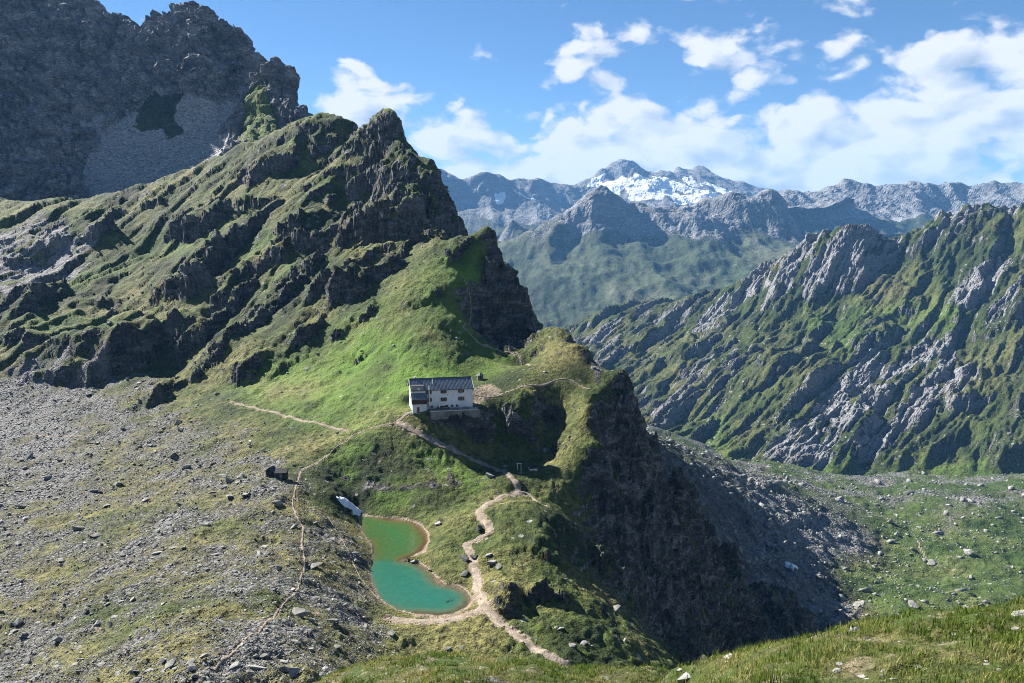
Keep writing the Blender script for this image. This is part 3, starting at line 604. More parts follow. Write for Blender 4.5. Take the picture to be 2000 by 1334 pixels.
# ---------------------------------------------------------------- far ranges
def build_far(name, label, pts, line, arange, drange, na, nd, rough, seed, rock_y, snow_polys=(), kb=(.06, .04), scale=1.0, grassy=.5):
    L = [P(*t) for t in line]; p = [P(*t) for t in pts]+L+behind(L, *kb)+behind(L, .3, .15)
    s = Sheet(p, arange, drange, na, nd, eps=.003); X, Y = s.X, s.Y; px, py = proj(X, Y, s.Z)
    c = scale
    s.Z += rough*(1.0*(ridged(X/(620*c), Y/(620*c), 6, seed, .42)-.5)+.25*fbm(X/(120*c), Y/(120*c), 4, seed+5))
    s.Z += rough*.35*(ridged(X/(170*c), Y/(420*c), 4, seed+6)-.5)
    n = s.normals(); slope = 1-n[..., 2]; nz = fbm(X/(300*c), Y/(300*c), 4, seed+9)
    hi = sst(rock_y[1], rock_y[0], py); q = hi*rough*(.09*blocks(X/(110*c), Y/(110*c), s.Z/(70*c), seed+7)+.05*blocks(X/(45*c), Y/(45*c), s.Z/(30*c), seed+8)); s.X = X+n[..., 0]*q; s.Y0 = s.Y; s.Y = Y+n[..., 1]*q; s.Z = s.Z+n[..., 2]*q
    rock = np.clip(sst(rock_y[1], rock_y[0], py+40*nz)+sst(.3, .5, slope+.1*nz)*.6, 0, 1)
    snow = np.zeros_like(nz)
    for q in snow_polys: snow = np.maximum(snow, sst(-3, 3, in_poly(px, py, q)+4.5*fbm(X/(150*c), Y/(60*c), 3, 77)+1))
    s.attrs = dict(rock=rock*.8, scree=np.clip(.35+.3*nz, 0, 1)*sst(rock_y[1]+60, rock_y[0], py), dry=np.clip(.5+.5*nz, 0, 1), lush=np.full_like(nz, .1*grassy), dirt=np.zeros_like(nz), pale=np.full_like(nz, .45), snow=snow)
    s.mesh(name, FAR, s.attrs, label, 'mountain'); return s
build_far('mountain', 'blue hazy mountainside with one pointed shaded shoulder in the middle distance',
    [(860,520,4300),(880,450,5000),(940,560,4200),(1000,640,3500),(1100,645,3450),(1200,640,3300),(1300,620,3350),(1200,580,3700),(1100,560,3850),(1000,540,4150),(1300,560,3700),(1450,530,3900),(1550,500,4100),(1700,480,4200),(900,640,3500),(950,480,4750),(1000,440,5200),(1300,480,4350),(1400,470,4400),(1200,470,4350),(1120,480,4350),(1240,430,4550),(1050,700,3000),(1300,700,2900),(1600,600,3300),(820,640,3500),(1480,460,4500),(1560,500,4200)],
    [(900,470,4800),(960,470,4700),(1010,478,4450),(1030,470,4450),(1060,448,4520),(1090,428,4580),(1130,395,4650),(1160,377,4700),(1175,371,4700),(1200,384,4720),(1225,396,4740),(1245,405,4760),(1300,415,4800),(1350,411,4850),(1400,399,4900),(1440,395,4900),(1490,396,4900),(1520,393,4900),(1535,408,4820),(1550,440,4650),(1570,468,4500),(1700,480,4500)],
    (-.16, .55), (2500, 6000), 320, 210, 48, 301, (420, 520), scale=1.3)
SN = [[(965,380),(985,372),(985,400),(968,402)],[(1160,350),(1185,345),(1175,362),(1150,365)],[(1165,368),(1220,352),(1230,375),(1200,385)],[(1215,372),(1240,352),(1300,362),(1330,385),(1290,400),(1235,392)],[(1262,345),(1300,352),(1370,378),(1400,392),(1340,385)],[(1330,352),(1350,350),(1372,372),(1350,372)],[(1375,365),(1400,372),(1470,394),(1420,392)],[(1290,380),(1380,388),(1420,400),(1320,405)],[(1010,378),(1040,385),(1060,392),(1030,388)]]
build_far('mountain', 'distant snow-patched blue peak with small glaciers on its flank',
    [(860,480,6000),(1000,470,6200),(1100,450,6700),(1200,430,7300),(1300,425,7500),(1450,420,8000),(1600,430,7500),(900,420,6900),(1000,400,7200),(1100,400,7600),(1150,380,8100),(1220,380,8200),(1260,372,8300),(1320,380,8400),(1400,395,8500),(1230,345,8700),(1180,360,8500),(800,480,6000),(860,400,7000)],
    [(780,350,7400),(860,343,7400),(880,350,7400),(905,353,7450),(930,346,7500),(950,339,7500),(975,345,7550),(1000,352,7600),(1020,347,7800),(1040,356,8000),(1075,360,8200),(1110,363,8300),(1140,356,8500),(1165,340,8700),(1190,326,8900),(1212,316,9000),(1240,327,9000),(1252,338,9050),(1275,348,9100),(1300,350,9200),(1325,331,9300),(1345,341,9300),(1360,336,9350),(1385,345,9350),(1405,360,9400),(1430,376,9500),(1480,391,9700),(1520,400,9900),(1600,400,10000)],
    (-.18, .42), (5500, 11500), 320, 170, 58, 401, (420, 470), SN, scale=2.2, grassy=.2)
build_far('mountain', 'grey rocky range on the right behind the green mountain',
    [(1500,480,5200),(1600,480,5200),(1750,480,5100),(1900,460,5100),(2050,450,5000),(2200,450,5000),(1600,430,5700),(1700,430,5700),(1850,420,5700),(2000,420,5600),(1660,400,6050),(1870,390,6000),(1760,410,5900)],
    [(1480,410,6500),(1540,398,6450),(1570,385,6400),(1600,379,6350),(1630,368,6300),(1655,357,6300),(1675,364,6280),(1690,371,6270),(1720,376,6260),(1745,369,6250),(1770,362,6240),(1800,361,6230),(1830,355,6220),(1862,350,6200),(1880,356,6200),(1900,362,6200),(1925,361,6200),(1945,357,6200),(1975,366,6150),(2000,374,6100),(2100,385,6100),(2250,380,6100)],
    (.26, .84), (4600, 7600), 260, 160, 62, 501, (415, 460), scale=1.5, grassy=.2)
# low ground that closes the valley under everything
def build_base():
    me = bpy.data.meshes.new('valley_ground'); bm = bmesh.new()
    for v in ((-9000, -200), (9000, -200), (9000, 12500), (-9000, 12500)): bm.verts.new((v[0], v[1], -560))
    bm.faces.new(bm.verts); bm.to_mesh(me); me.materials.append(FAR)
    o = bpy.data.objects.new('valley_ground', me); COL.objects.link(o); o['kind'] = 'structure'; o['label'] = 'low valley ground far below the ridges'; o['category'] = 'ground'
build_base()

# ---------------------------------------------------------------- air
def build_haze():
    me = bpy.data.meshes.new('haze'); bm = bmesh.new(); bmesh.ops.create_cube(bm, size=1); bm.to_mesh(me); bm.free()
    o = bpy.data.objects.new('haze', me); COL.objects.link(o)
    o.scale = (19000, 13800, 1900); o.location = (0, 6300, -570+950)
    m = bpy.data.materials.new('air'); m.use_nodes = True; k = NT(m.node_tree)
    v = k.n('ShaderNodeVolumePrincipled'); v.inputs['Color'].default_value = (.20, .50, 1, 1); v.inputs['Density'].default_value = HAZE
    v.inputs['Anisotropy'].default_value = 0.0
    out = k.n('ShaderNodeOutputMaterial'); k.put(out.inputs['Volume'], v.outputs[0])
    me.materials.append(m); o['kind'] = 'stuff'; o['label'] = 'pale blue haze filling the air between the mountains'; o['category'] = 'haze'
HAZE = 3.6e-5
build_haze()

# ---------------------------------------------------------------- mesh helpers for things
class MB:
    def __init__(s): s.v = []; s.f = []
    def add(s, vs, fs):
        o = len(s.v); s.v += [tuple(v) for v in vs]; s.f += [tuple(i+o for i in f) for f in fs]; return s
    def box(s, x0, x1, y0, y1, z0, z1):
        return s.add([(x0,y0,z0),(x1,y0,z0),(x1,y1,z0),(x0,y1,z0),(x0,y0,z1),(x1,y0,z1),(x1,y1,z1),(x0,y1,z1)],
                     [(3,2,1,0),(4,5,6,7),(0,1,5,4),(1,2,6,5),(2,3,7,6),(3,0,4,7)])
    def prism(s, poly, axis, a, b):
        """extrude a 2-D outline along x or y or z"""
        f = {'x': lambda u, v, t: (t, u, v), 'y': lambda u, v, t: (u, t, v), 'z': lambda u, v, t: (u, v, t)}[axis]
        n = len(poly); vs = [f(u, v, a) for u, v in poly]+[f(u, v, b) for u, v in poly]
        return s.add(vs, [tuple(range(n))[::-1], tuple(range(n, 2*n))]+[(i, (i+1) % n, n+(i+1) % n, n+i) for i in range(n)])
    def tube(s, a, b, r0, r1=None, n=8):
        r1 = r0 if r1 is None else r1; a = Vector(a); b = Vector(b); ax = (b-a).normalized()
        u = ax.orthogonal().normalized(); w = ax.cross(u)
        vs = [a+(u*math.cos(t)+w*math.sin(t))*r0 for t in (2*math.pi*i/n for i in range(n))]+[b+(u*math.cos(t)+w*math.sin(t))*r1 for t in (2*math.pi*i/n for i in range(n))]
        return s.add(vs, [tuple(range(n))[::-1], tuple(range(n, 2*n))]+[(i, (i+1) % n, n+(i+1) % n, n+i) for i in range(n)])
    def build(s, name, mat, parent=None, smooth=False):
        me = bpy.data.meshes.new(name); me.from_pydata(s.v, [], s.f)
        bm = bmesh.new(); bm.from_mesh(me); bmesh.ops.recalc_face_normals(bm, faces=bm.faces); bm.to_mesh(me); bm.free()
        if smooth: me.shade_smooth()
        me.materials.append(mat); o = bpy.data.objects.new(name, me); COL.objects.link(o); o.parent = parent; return o
def tag(o, label, cat, group=None, kind=None):
    o['label'] = label; o['category'] = cat
    if group: o['group'] = group
    if kind: o['kind'] = kind
    return o
def empty(name, loc, rz=0):
    o = bpy.data.objects.new(name, None); COL.objects.link(o); o.location = loc; o.rotation_euler = (0, 0, rz); o.empty_display_size = .5; return o
def mat(name, c, rough=.8, c2=None, scale=2.0, metal=0, bump=0, spec=.3, stretch=(1, 1, 1)):
    m = bpy.data.materials.new(name); m.use_nodes = True; k = NT(m.node_tree); b = k.n('ShaderNodeBsdfPrincipled')
    tc = k.n('ShaderNodeTexCoord').outputs['Object']; nz = k.noise(k.mapping(tc, scale=stretch), scale, 5, .65)
    c2 = c2 or tuple(x*.7 for x in c)
    k.put(b.inputs['Base Color'], k.ramp(nz, [(.32, c2), (.68, c)])); b.inputs['Roughness'].default_value = rough; b.inputs['Metallic'].default_value = metal
    b.inputs['Specular IOR Level'].default_value = spec
    if bump: k.put(b.inputs['Normal'], k.bump(nz, bump, .05))
    k.put(k.n('ShaderNodeOutputMaterial').inputs[0], b.outputs[0]); return m

# ---------------------------------------------------------------- paths as worn strips laid on the ground
def path_mat():
    m = bpy.data.materials.new('trodden_earth'); m.use_nodes = True; k = NT(m.node_tree); b = k.n('ShaderNodeBsdfPrincipled')
    pos = k.n('ShaderNodeNewGeometry').outputs['Position']; a = k.noise(pos, .5, 5, .7); c = k.noise(pos, 2.4, 4, .7)
    col = k.ramp(a, [(.3, (.15, .12, .085)), (.5, (.27, .22, .17)), (.72, (.37, .32, .265))]); col = k.mix(k.maprange(c, .46, .64), col, (.13, .115, .09))
    k.put(b.inputs['Base Color'], col); b.inputs['Roughness'].default_value = .95; b.inputs['Specular IOR Level'].default_value = .1
    k.put(b.inputs['Normal'], k.bump(k.math('ADD', a, c), .6, .3)); k.put(k.n('ShaderNodeOutputMaterial').inputs[0], b.outputs[0]); return m
PATHM = path_mat()
def spline(pts, step):
    out = []; n = len(pts); P_ = [Vector(p) for p in pts]
    for i in range(n-1):
        p0, p1, p2, p3 = P_[max(i-1, 0)], P_[i], P_[i+1], P_[min(i+2, n-1)]
        m = max(2, int((p2-p1).length/step))
        for j in range(m):
            t = j/m; out.append(.5*((2*p1)+(p2-p0)*t+(2*p0-5*p1+4*p2-p3)*t*t+(3*p1-p0-3*p2+p3)*t**3))
    out.append(P_[-1]); return out
def path(sheet, pts, w, label, seed, lift=.10):
    c = spline([sheet.hit(*q).xy.to_3d() for q in pts], .8); n = len(c); V = []; Fc = []
    t = np.linspace(0, n*.8, n); jl = .35*pn(t/3.1, t*0+seed, 1)+.2*pn(t/1.1, t*0+seed, 2); jr = .35*pn(t/3.1, t*0+seed, 3)+.2*pn(t/1.1, t*0+seed, 4); ww = 1+.45*pn(t/9, t*0+seed, 5)
    for i, p in enumerate(c):
        d = (c[min(i+1, n-1)]-c[max(i-1, 0)]).normalized(); nr = Vector((-d.y, d.x, 0)); wl = w*.5*(ww[i]+jl[i]); wr = w*.5*(ww[i]+jr[i])
        row = []
        for f in (-1, -.5, 0, .5, 1):
            q = p+nr*(f*(wl if f < 0 else wr)); row.append((q.x, q.y))
        zs = [float(sheet.ground(*r)) for r in row]; zm = sum(zs)/5
        for r, z, f in zip(row, zs, (-1, -.5, 0, .5, 1)): V.append((r[0], r[1], max(z, .5*z+.5*zm)+(lift if abs(f) < 1 else -.05)))
    for i in range(n-1):
        for j in range(4): a = i*5+j; Fc.append((a, a+1, a+6, a+5))
    me = bpy.data.meshes.new('path'); me.from_pydata(V, [], Fc); me.shade_smooth(); me.materials.append(PATHM)
    o = bpy.data.objects.new('path', me); COL.objects.link(o); tag(o, label, 'path', kind='structure')
PATH_LABELS = ['winding dirt path climbing from the lake to the hut', 'sandy path along the near shore of the lake', 'faint path from the hut down to the dark sheds', 'pale path crossing the lower meadow', 'short path up to the hut corner',
               'thin path crossing the saddle under the dark wall', 'thin path along the rim of the cliff beside the hut', 'path along the crest of the moraine', 'short branch path on the grassy knoll', 'faint track above the lake shore', 'thin track on the steep meadow under the pinnacle', 'pale track across the rubble']
for i, ((pts, w), lab) in enumerate(zip(TRACKS, PATH_LABELS)): path(spur, pts, w*(1.0 if w > .8 else .8), lab, i*7.3)

# ---------------------------------------------------------------- lake
def build_lake():
    s = spur; pts = []
    for x, y in LAKE: q = Pz(x, y, LAKE_Z); pts.append(Vector((q[0], q[1], 0)))
    ring = spline(pts+[pts[0]], 1.0)[:-1]; cx = sum(p.x for p in ring)/len(ring); cy = sum(p.y for p in ring)/len(ring)
    xs = np.arange(min(p.x for p in ring)-1, max(p.x for p in ring)+1.6, .55); ys = np.arange(min(p.y for p in ring)-1.5, max(p.y for p in ring)+2, .55)
    XX, YY = np.meshgrid(xs, ys); sdn = in_poly(XX, YY, [(p.x, p.y) for p in ring]); keep = sdn > -.9
    idx = -np.ones(XX.shape, int); idx[keep] = np.arange(keep.sum()); V = np.stack([XX[keep], YY[keep], np.full(keep.sum(), LAKE_Z)], -1)
    Fc = []
    for i in range(XX.shape[0]-1):
        for j in range(XX.shape[1]-1):
            q = (idx[i, j], idx[i, j+1], idx[i+1, j+1], idx[i+1, j])
            if min(q) >= 0: Fc.append(q)
    me = bpy.data.meshes.new('lake'); me.from_pydata(V.tolist(), [], Fc)
    tipy = Pz(785, 1094, LAKE_Z)[1]
    dep = sdn[keep]; at = me.attributes.new('depth', 'FLOAT', 'POINT'); at.data.foreach_set('value', dep.astype(np.float32))
    nr = sst(-2.5, 2.5, tipy-V[:, 1]+1.2*pn(V[:, 0]/5, V[:, 1]/5, 3)); at = me.attributes.new('near', 'FLOAT', 'POINT'); at.data.foreach_set('value', nr.astype(np.float32))
    XW = np.interp(V[:, 1], [Pz(800, 1190, LAKE_Z)[1], Pz(745, 1100, LAKE_Z)[1], Pz(725, 1020, LAKE_Z)[1]], [Pz(790, 1190, LAKE_Z)[0], Pz(750, 1100, LAKE_Z)[0], Pz(722, 1020, LAKE_Z)[0]])
    east = sst(-4, 4, V[:, 0]-XW); at = me.attributes.new('east', 'FLOAT', 'POINT'); at.data.foreach_set('value', east.astype(np.float32))
    m = bpy.data.materials.new('lake_water'); m.use_nodes = True; k = NT(m.node_tree); b = k.n('ShaderNodeBsdfPrincipled')
    pos = k.n('ShaderNodeNewGeometry').outputs['Position']; nz = k.noise(pos, .16, 5, .6, .6); n2 = k.noise(pos, .6, 4, .6)
    dd = k.math('ADD', k.attr('depth'), k.math('MULTIPLY', k.math('SUBTRACT', nz, .5), 3.2))
    dd = k.math('ADD', dd, k.math('MULTIPLY', k.math('SUBTRACT', 1, k.attr('east')), 2.6))
    farc = k.ramp(k.maprange(dd, 0, 11), [(.0, (.13, .065, .02)), (.10, (.10, .065, .015)), (.30, (.045, .085, .018)), (1, (.022, .105, .03))])
    nearc = k.ramp(k.maprange(dd, 0, 11), [(.0, (.15, .095, .035)), (.10, (.09, .09, .035)), (.32, (.025, .105, .062)), (1, (.010, .105, .075))])
    col = k.mix(k.attr('near'), farc, nearc); col = k.mix(k.maprange(n2, .35, .7, .35, 0), col, (.012, .045, .028))
    k.put(b.inputs['Base Color'], col); b.inputs['Roughness'].default_value = .16; b.inputs['IOR'].default_value = 1.33; b.inputs['Specular IOR Level'].default_value = .5
    k.put(b.inputs['Normal'], k.bump(k.noise(pos, 1.6, 2, .5), .03, .05))
    tr = k.n('ShaderNodeBsdfTransparent'); ms = k.n('ShaderNodeMixShader'); k.put(ms.inputs[0], k.maprange(dd, -.9, 2.0, .15, 1)); k.put(ms.inputs[1], tr.outputs[0]); k.put(ms.inputs[2], b.outputs[0])
    k.put(k.n('ShaderNodeOutputMaterial').inputs[0], ms.outputs[0]); me.materials.append(m)
    o = bpy.data.objects.new('lake', me); COL.objects.link(o); tag(o, 'small turquoise and green mountain lake with rusty shallows', 'lake', kind='structure')
build_lake()

# ---------------------------------------------------------------- snow left beside the lake
def snow_patch(sheet, poly, label, th):
    g = [sheet.hit(*q) for q in poly]; xs = [p.x for p in g]; ys = [p.y for p in g]; w = [(p.x, p.y) for p in g]
    n = 34; XX, YY = np.meshgrid(np.linspace(min(xs)-.5, max(xs)+.5, n), np.linspace(min(ys)-.5, max(ys)+.5, n)); sdn = in_poly(XX, YY, w)+.5*pn(XX/1.5, YY/1.5, 3)
    Z = sheet.ground(XX, YY)+np.clip(sdn, -1, 1.2)*th+.06*pn(XX/.8, YY/3, 9); me = bpy.data.meshes.new('snow_patch')
    idx = np.arange(n*n).reshape(n, n); q = np.stack([idx[:-1, :-1], idx[:-1, 1:], idx[1:, 1:], idx[1:, :-1]], -1).reshape(-1, 4); ok = (sdn.ravel()[q] > -.8).any(1)
    me.from_pydata(np.stack([XX, YY, Z], -1).reshape(-1, 3).tolist(), [], q[ok].tolist()); me.shade_smooth(); me.materials.append(SNOW)
    o = bpy.data.objects.new('snow_patch', me); COL.objects.link(o); tag(o, label, 'snow')
SNOW = mat('old_snow', (.80, .82, .86), .6, (.52, .54, .58), 1.2, stretch=(1, .3, 1), bump=.3)
snow_patch(spur, [(655,971),(668,970),(690,984),(708,998),(703,1006),(692,1004),(674,990)], 'leftover strip of old snow above the lake shore', .6)
snow_patch(valley, [(1528,1098),(1545,1100),(1560,1108),(1550,1114),(1535,1108)], 'tiny snow remnant among shaded rubble in the valley', 1.0)

# ---------------------------------------------------------------- grassy brow in the foreground
def build_brow():
    Rr = [P(*t) for t in ((1290,1335,15.5),(1340,1308,15.5),(1400,1288,15.2),(1480,1266,15),(1560,1250,14.8),(1640,1228,14.6),(1700,1218,14.6),(1760,1208,14.5),(1830,1200,14.4),(1900,1194,14.2),(2000,1180,14),(2150,1160,13.5))]
    Ll = [P(*t) for t in ((540,1385,30),(620,1335,30),(690,1303,30),(760,1288,30),(850,1277,30),(950,1283,29.5),(1050,1294,29),(1120,1303,28.5),(1200,1303,28),(1290,1308,27.5))]
    p = Rr+Ll+[P(*t) for t in ((1290,1400,12.5),(1400,1400,10.5),(1550,1380,10),(1700,1360,9.6),(1850,1350,9.4),(2000,1340,9.2),(2150,1320,9),(1500,1500,7),(1800,1480,6.8),(2100,1460,6.5),(1300,1520,8),
         (600,1420,24),(760,1360,24),(950,1360,23.5),(1120,1380,22.5),(1230,1400,21),(700,1520,16),(950,1520,16),(1200,1560,13),(600,1800,10),(1000,1900,8),(1500,1900,4.6),(2000,1900,4.4),(1250,1450,15),(450,1500,26))]
    p += behind(Rr[2:], .10, .07)+behind(Rr[4:], .5, .33)+behind(Ll, .10, .07)+behind(Ll, .45, .30)
    p += [P(x, 1330+(1 if x > 1250 else 1)*150, 46) for x in range(450, 2300, 150)]+[P(x, 1400, 24) for x in range(1350, 2300, 150)]
    s = Sheet(p, (-.42, .86), (4.2, 46), 260, 220, eps=.01); X, Y = s.X, s.Y; s.zone = dict(zip(('px', 'py'), proj(X, Y, s.Z)))
    s.Z += .11*fbm(X/1.6, Y/1.6, 4, 3)+.05*fbm(X/.4, Y/.4, 3, 5)
    nz = fbm(X/1.3, Y/1.3, 4, 7)
    s.attrs = dict(rock=np.clip(.12+.5*sst(.5, .9, nz), 0, .6), scree=np.zeros_like(nz)+.1, dry=np.clip(.55+.4*nz, 0, 1), lush=np.clip(.05-.2*nz, 0, .25), dirt=np.clip(.30+.5*fbm(X/.9, Y/.9, 3, 9), 0, 1)*.8, pale=np.zeros_like(nz), snow=np.zeros_like(nz))
    s.mesh('foreground_slope', GRS, s.attrs, 'grassy brow of the slope the picture is taken from', 'slope'); return s
GRS = terrain_mat('brow_ground', (.022, .034, .010), (.05, .066, .016), (.12, .11, .042), (.1, .1, .1), (.2, .2, .19), (.34, .33, .32), .06)
brow = build_brow()
def build_grass():
    s = brow; nv = s.X.size; px, py = proj(s.X, s.Y, s.Z); n = s.normals()
    vis = (px > -30) & (px < 2060) & (py < 1420) & (py > 1100) & (s.Y < 34)
    idx = np.nonzero(vis.ravel())[0]
    r = np.random.default_rng(5); N = 24000
    d = s.Y.ravel()[idx]; near = px.ravel()[idx] > 1250
    ar = (d**2*np.repeat(np.gradient(s.l), s.na).reshape(s.X.shape).ravel()[idx])*np.where(d < 17, 2.6, 1.0); pick = r.choice(idx, N, p=ar/ar.sum())
    bx = s.X.ravel()[pick]+r.normal(0, .06, N)*s.Y.ravel()[pick]/14; by = s.Y.ravel()[pick]+r.normal(0, .12, N); bz = s.ground(bx, by)-.02
    clump = fbm(bx/1.1, by/1.1, 3, 21); keep = r.random(N) < np.clip(.75+.8*clump, .12, 1); bx, by, bz, clump = bx[keep], by[keep], bz[keep], clump[keep]; N = len(bx)
    B = 8; M = N*B
    X0 = np.repeat(bx, B)+r.normal(0, .05, M); Y0 = np.repeat(by, B)+r.normal(0, .05, M); Z0 = np.repeat(bz, B)
    h = np.repeat(np.clip(.11+.09*clump+.03*r.normal(size=N), .045, .33)*np.where(by > 18, 1.15, 1), B)*r.uniform(.5, 1.2, M); az = r.uniform(0, 2*math.pi, M); lean = r.uniform(.15, .9, M)
    w = r.uniform(.004, .009, M)*np.where(np.repeat(by, B) > 18, 1.7, 1.0)
    ca, sa = np.cos(az), np.sin(az); ux, uy = -sa*w, ca*w
    def pt(t, k): return np.stack([X0+ca*lean*h*t*t*.8+ux*k, Y0+sa*lean*h*t*t*.8+uy*k, Z0+h*t*(1-.25*lean*t)], -1)
    V = np.stack([pt(0, -1), pt(0, 1), pt(.55, .75), pt(.55, -.75), pt(1, 0)], 1).reshape(-1, 3)
    o5 = np.arange(M)*5
    me = bpy.data.meshes.new('grass'); me.vertices.add(len(V)); me.vertices.foreach_set('co', V.astype(np.float32).ravel())
    lo = np.concatenate([np.stack([o5, o5+1, o5+2, o5+3], -1).ravel(), np.stack([o5+3, o5+2, o5+4], -1).ravel()]); me.loops.add(len(lo)); me.loops.foreach_set('vertex_index', lo.astype(np.int32))
    me.polygons.add(2*M); me.polygons.foreach_set('loop_start', np.concatenate([np.arange(M)*4, 4*M+np.arange(M)*3]).astype(np.int32)); me.update()
    tone = np.repeat(np.repeat(np.clip(.5+.5*fbm(bx/2.2, by/2.2, 3, 31)+.18*r.normal(size=N), 0, 1), B)+0, 5)+np.repeat(r.normal(0, .12, M), 5)
    at = me.attributes.new('tone', 'FLOAT', 'POINT'); at.data.foreach_set('value', np.clip(tone, 0, 1).astype(np.float32))
    m = bpy.data.materials.new('grass_blades'); m.use_nodes = True; k = NT(m.node_tree)
    c = k.ramp(k.attr('tone'), [(.1, (.045, .085, .015)), (.4, (.10, .15, .028)), (.65, (.19, .21, .055)), (.92, (.33, .29, .13))])
    df = k.n('ShaderNodeBsdfDiffuse'); k.put(df.inputs[0], c); tl = k.n('ShaderNodeBsdfTranslucent'); k.put(tl.inputs[0], c); ms = k.n('ShaderNodeMixShader'); ms.inputs[0].default_value = .4
    k.put(ms.inputs[1], df.outputs[0]); k.put(ms.inputs[2], tl.outputs[0]); k.put(k.n('ShaderNodeOutputMaterial').inputs[0], ms.outputs[0]); me.materials.append(m)
    o = bpy.data.objects.new('grass', me); COL.objects.link(o); tag(o, 'yellow-green mountain grass tufts on the foreground brow', 'grass', kind='stuff')
build_grass()

# ---------------------------------------------------------------- stones
def rock_mesh(seed, flat, npts=11):
    r = random.Random(seed); bm = bmesh.new()
    for i in range(npts):
        v = Vector((r.gauss(0, 1), r.gauss(0, 1), r.gauss(0, 1))).normalized(); c = max(abs(v.x), abs(v.y), abs(v.z)); v = v/(c**.55)
        bm.verts.new((v.x*.5, v.y*.5*r.uniform(.7, 1), v.z*.5*flat))
    g = bmesh.ops.convex_hull(bm, input=bm.verts); 
    for v in [v for v in bm.verts if not v.link_faces]: bm.verts.remove(v)
    bmesh.ops.recalc_face_normals(bm, faces=bm.faces); bmesh.ops.triangulate(bm, faces=bm.faces)
    me = bpy.data.meshes.new('boulder'); bm.to_mesh(me); bm.free(); return me
def stone_mat(name, dark, mid_, light, lichen=(.11, .12, .05)):
    m = bpy.data.materials.new(name); m.use_nodes = True; k = NT(m.node_tree); b = k.n('ShaderNodeBsdfPrincipled')
    pos = k.n('ShaderNodeNewGeometry').outputs['Position']; n1 = k.noise(pos, .9, 5, .7); n2 = k.noise(pos, 5, 4, .7); n0 = k.noise(pos, .31, 2, .5)
    c = k.ramp(k.math('ADD', k.math('MULTIPLY', n1, .5), k.math('MULTIPLY', n0, .5)), [(.33, dark), (.5, mid_), (.66, light)]); c = k.mix(k.maprange(n2, .52, .7, 0, .6), c, lichen)
    k.put(b.inputs['Base Color'], c); b.inputs['Roughness'].default_value = .9; b.inputs['Specular IOR Level'].default_value = .15
    k.put(b.inputs['Normal'], k.bump(k.math('ADD', n1, n2), .5, .15)); k.put(k.n('ShaderNodeOutputMaterial').inputs[0], b.outputs[0]); return m
STONE = stone_mat('grey_stone', (.07, .068, .063), (.18, .178, .165), (.35, .345, .325))
TPL = [rock_mesh(i, f, n) for i, (f, n) in enumerate(((.55, 11), (.4, 10), (.7, 12), (.3, 10), (.5, 9), (.85, 12), (.35, 11), (.6, 10)))]
for t in TPL: t.materials.append(STONE)
TV = []
for t in TPL:
    v = np.zeros(len(t.vertices)*3, np.float32); t.vertices.foreach_get('co', v); TV.append((v.reshape(-1, 3), np.array([tuple(p.vertices) for p in t.polygons])))
def surface_pick(sheet, weight, n, r):
    w = weight.ravel()/weight.sum(); i = r.choice(w.size, n, p=w); row, colm = np.divmod(i, sheet.na)
    fr = np.clip(row+r.random(n)-.5, 0, sheet.nd-1); l = np.interp(fr, np.arange(sheet.nd), sheet.l); a = np.interp(colm+r.random(n)-.5, np.arange(sheet.na), sheet.a)
    y = np.exp(l); x = a*y; return x, y, sheet.ground(x, y)
def rots(r, n, tilt):
    az = r.uniform(0, 2*math.pi, n); tx = r.normal(0, tilt, n); ty = r.normal(0, tilt, n)
    cz, sz, cx, sx, cy, sy = np.cos(az), np.sin(az), np.cos(tx), np.sin(tx), np.cos(ty), np.sin(ty); O = np.zeros(n); I = np.ones(n)
    Rz = np.stack([cz, -sz, O, sz, cz, O, O, O, I], -1).reshape(-1, 3, 3); Rx = np.stack([I, O, O, O, cx, -sx, O, sx, cx], -1).reshape(-1, 3, 3); Ry = np.stack([cy, O, sy, O, I, O, -sy, O, cy], -1).reshape(-1, 3, 3)
    return Rx@Ry@Rz
def rubble(name, label, x, y, z, size, r, mt, tilt=.35, cat='rubble'):
    n = len(x); kind = r.integers(0, len(TPL), n); RR = rots(r, n, tilt); sc = size[:, None]*np.stack([r.uniform(.9, 1.6, n), r.uniform(.7, 1.0, n), r.uniform(.7, 1.1, n)], -1); V = []; Fc = []; off = 0
    for t in range(len(TPL)):
        m = kind == t; tv, tf = TV[t]
        if not m.any(): continue
        v = np.einsum('nij,nkj->nki', RR[m], tv[None]*sc[m][:, None])+np.stack([x[m], y[m], z[m]+size[m]*.12], -1)[:, None]
        V.append(v.reshape(-1, 3)); Fc.append((tf[None]+(np.arange(m.sum())*len(tv))[:, None, None]+off).reshape(-1, 3)); off += m.sum()*len(tv)
    V = np.concatenate(V); Fc = np.concatenate(Fc); me = bpy.data.meshes.new(name); me.vertices.add(len(V)); me.vertices.foreach_set('co', V.astype(np.float32).ravel())
    me.loops.add(Fc.size); me.loops.foreach_set('vertex_index', Fc.ravel().astype(np.int32)); me.polygons.add(len(Fc)); me.polygons.foreach_set('loop_start', np.arange(0, Fc.size, 3, dtype=np.int32)); me.update()
    me.materials.append(mt); o = bpy.data.objects.new(name, me); COL.objects.link(o); tag(o, label, cat, kind='stuff'); return len(Fc)
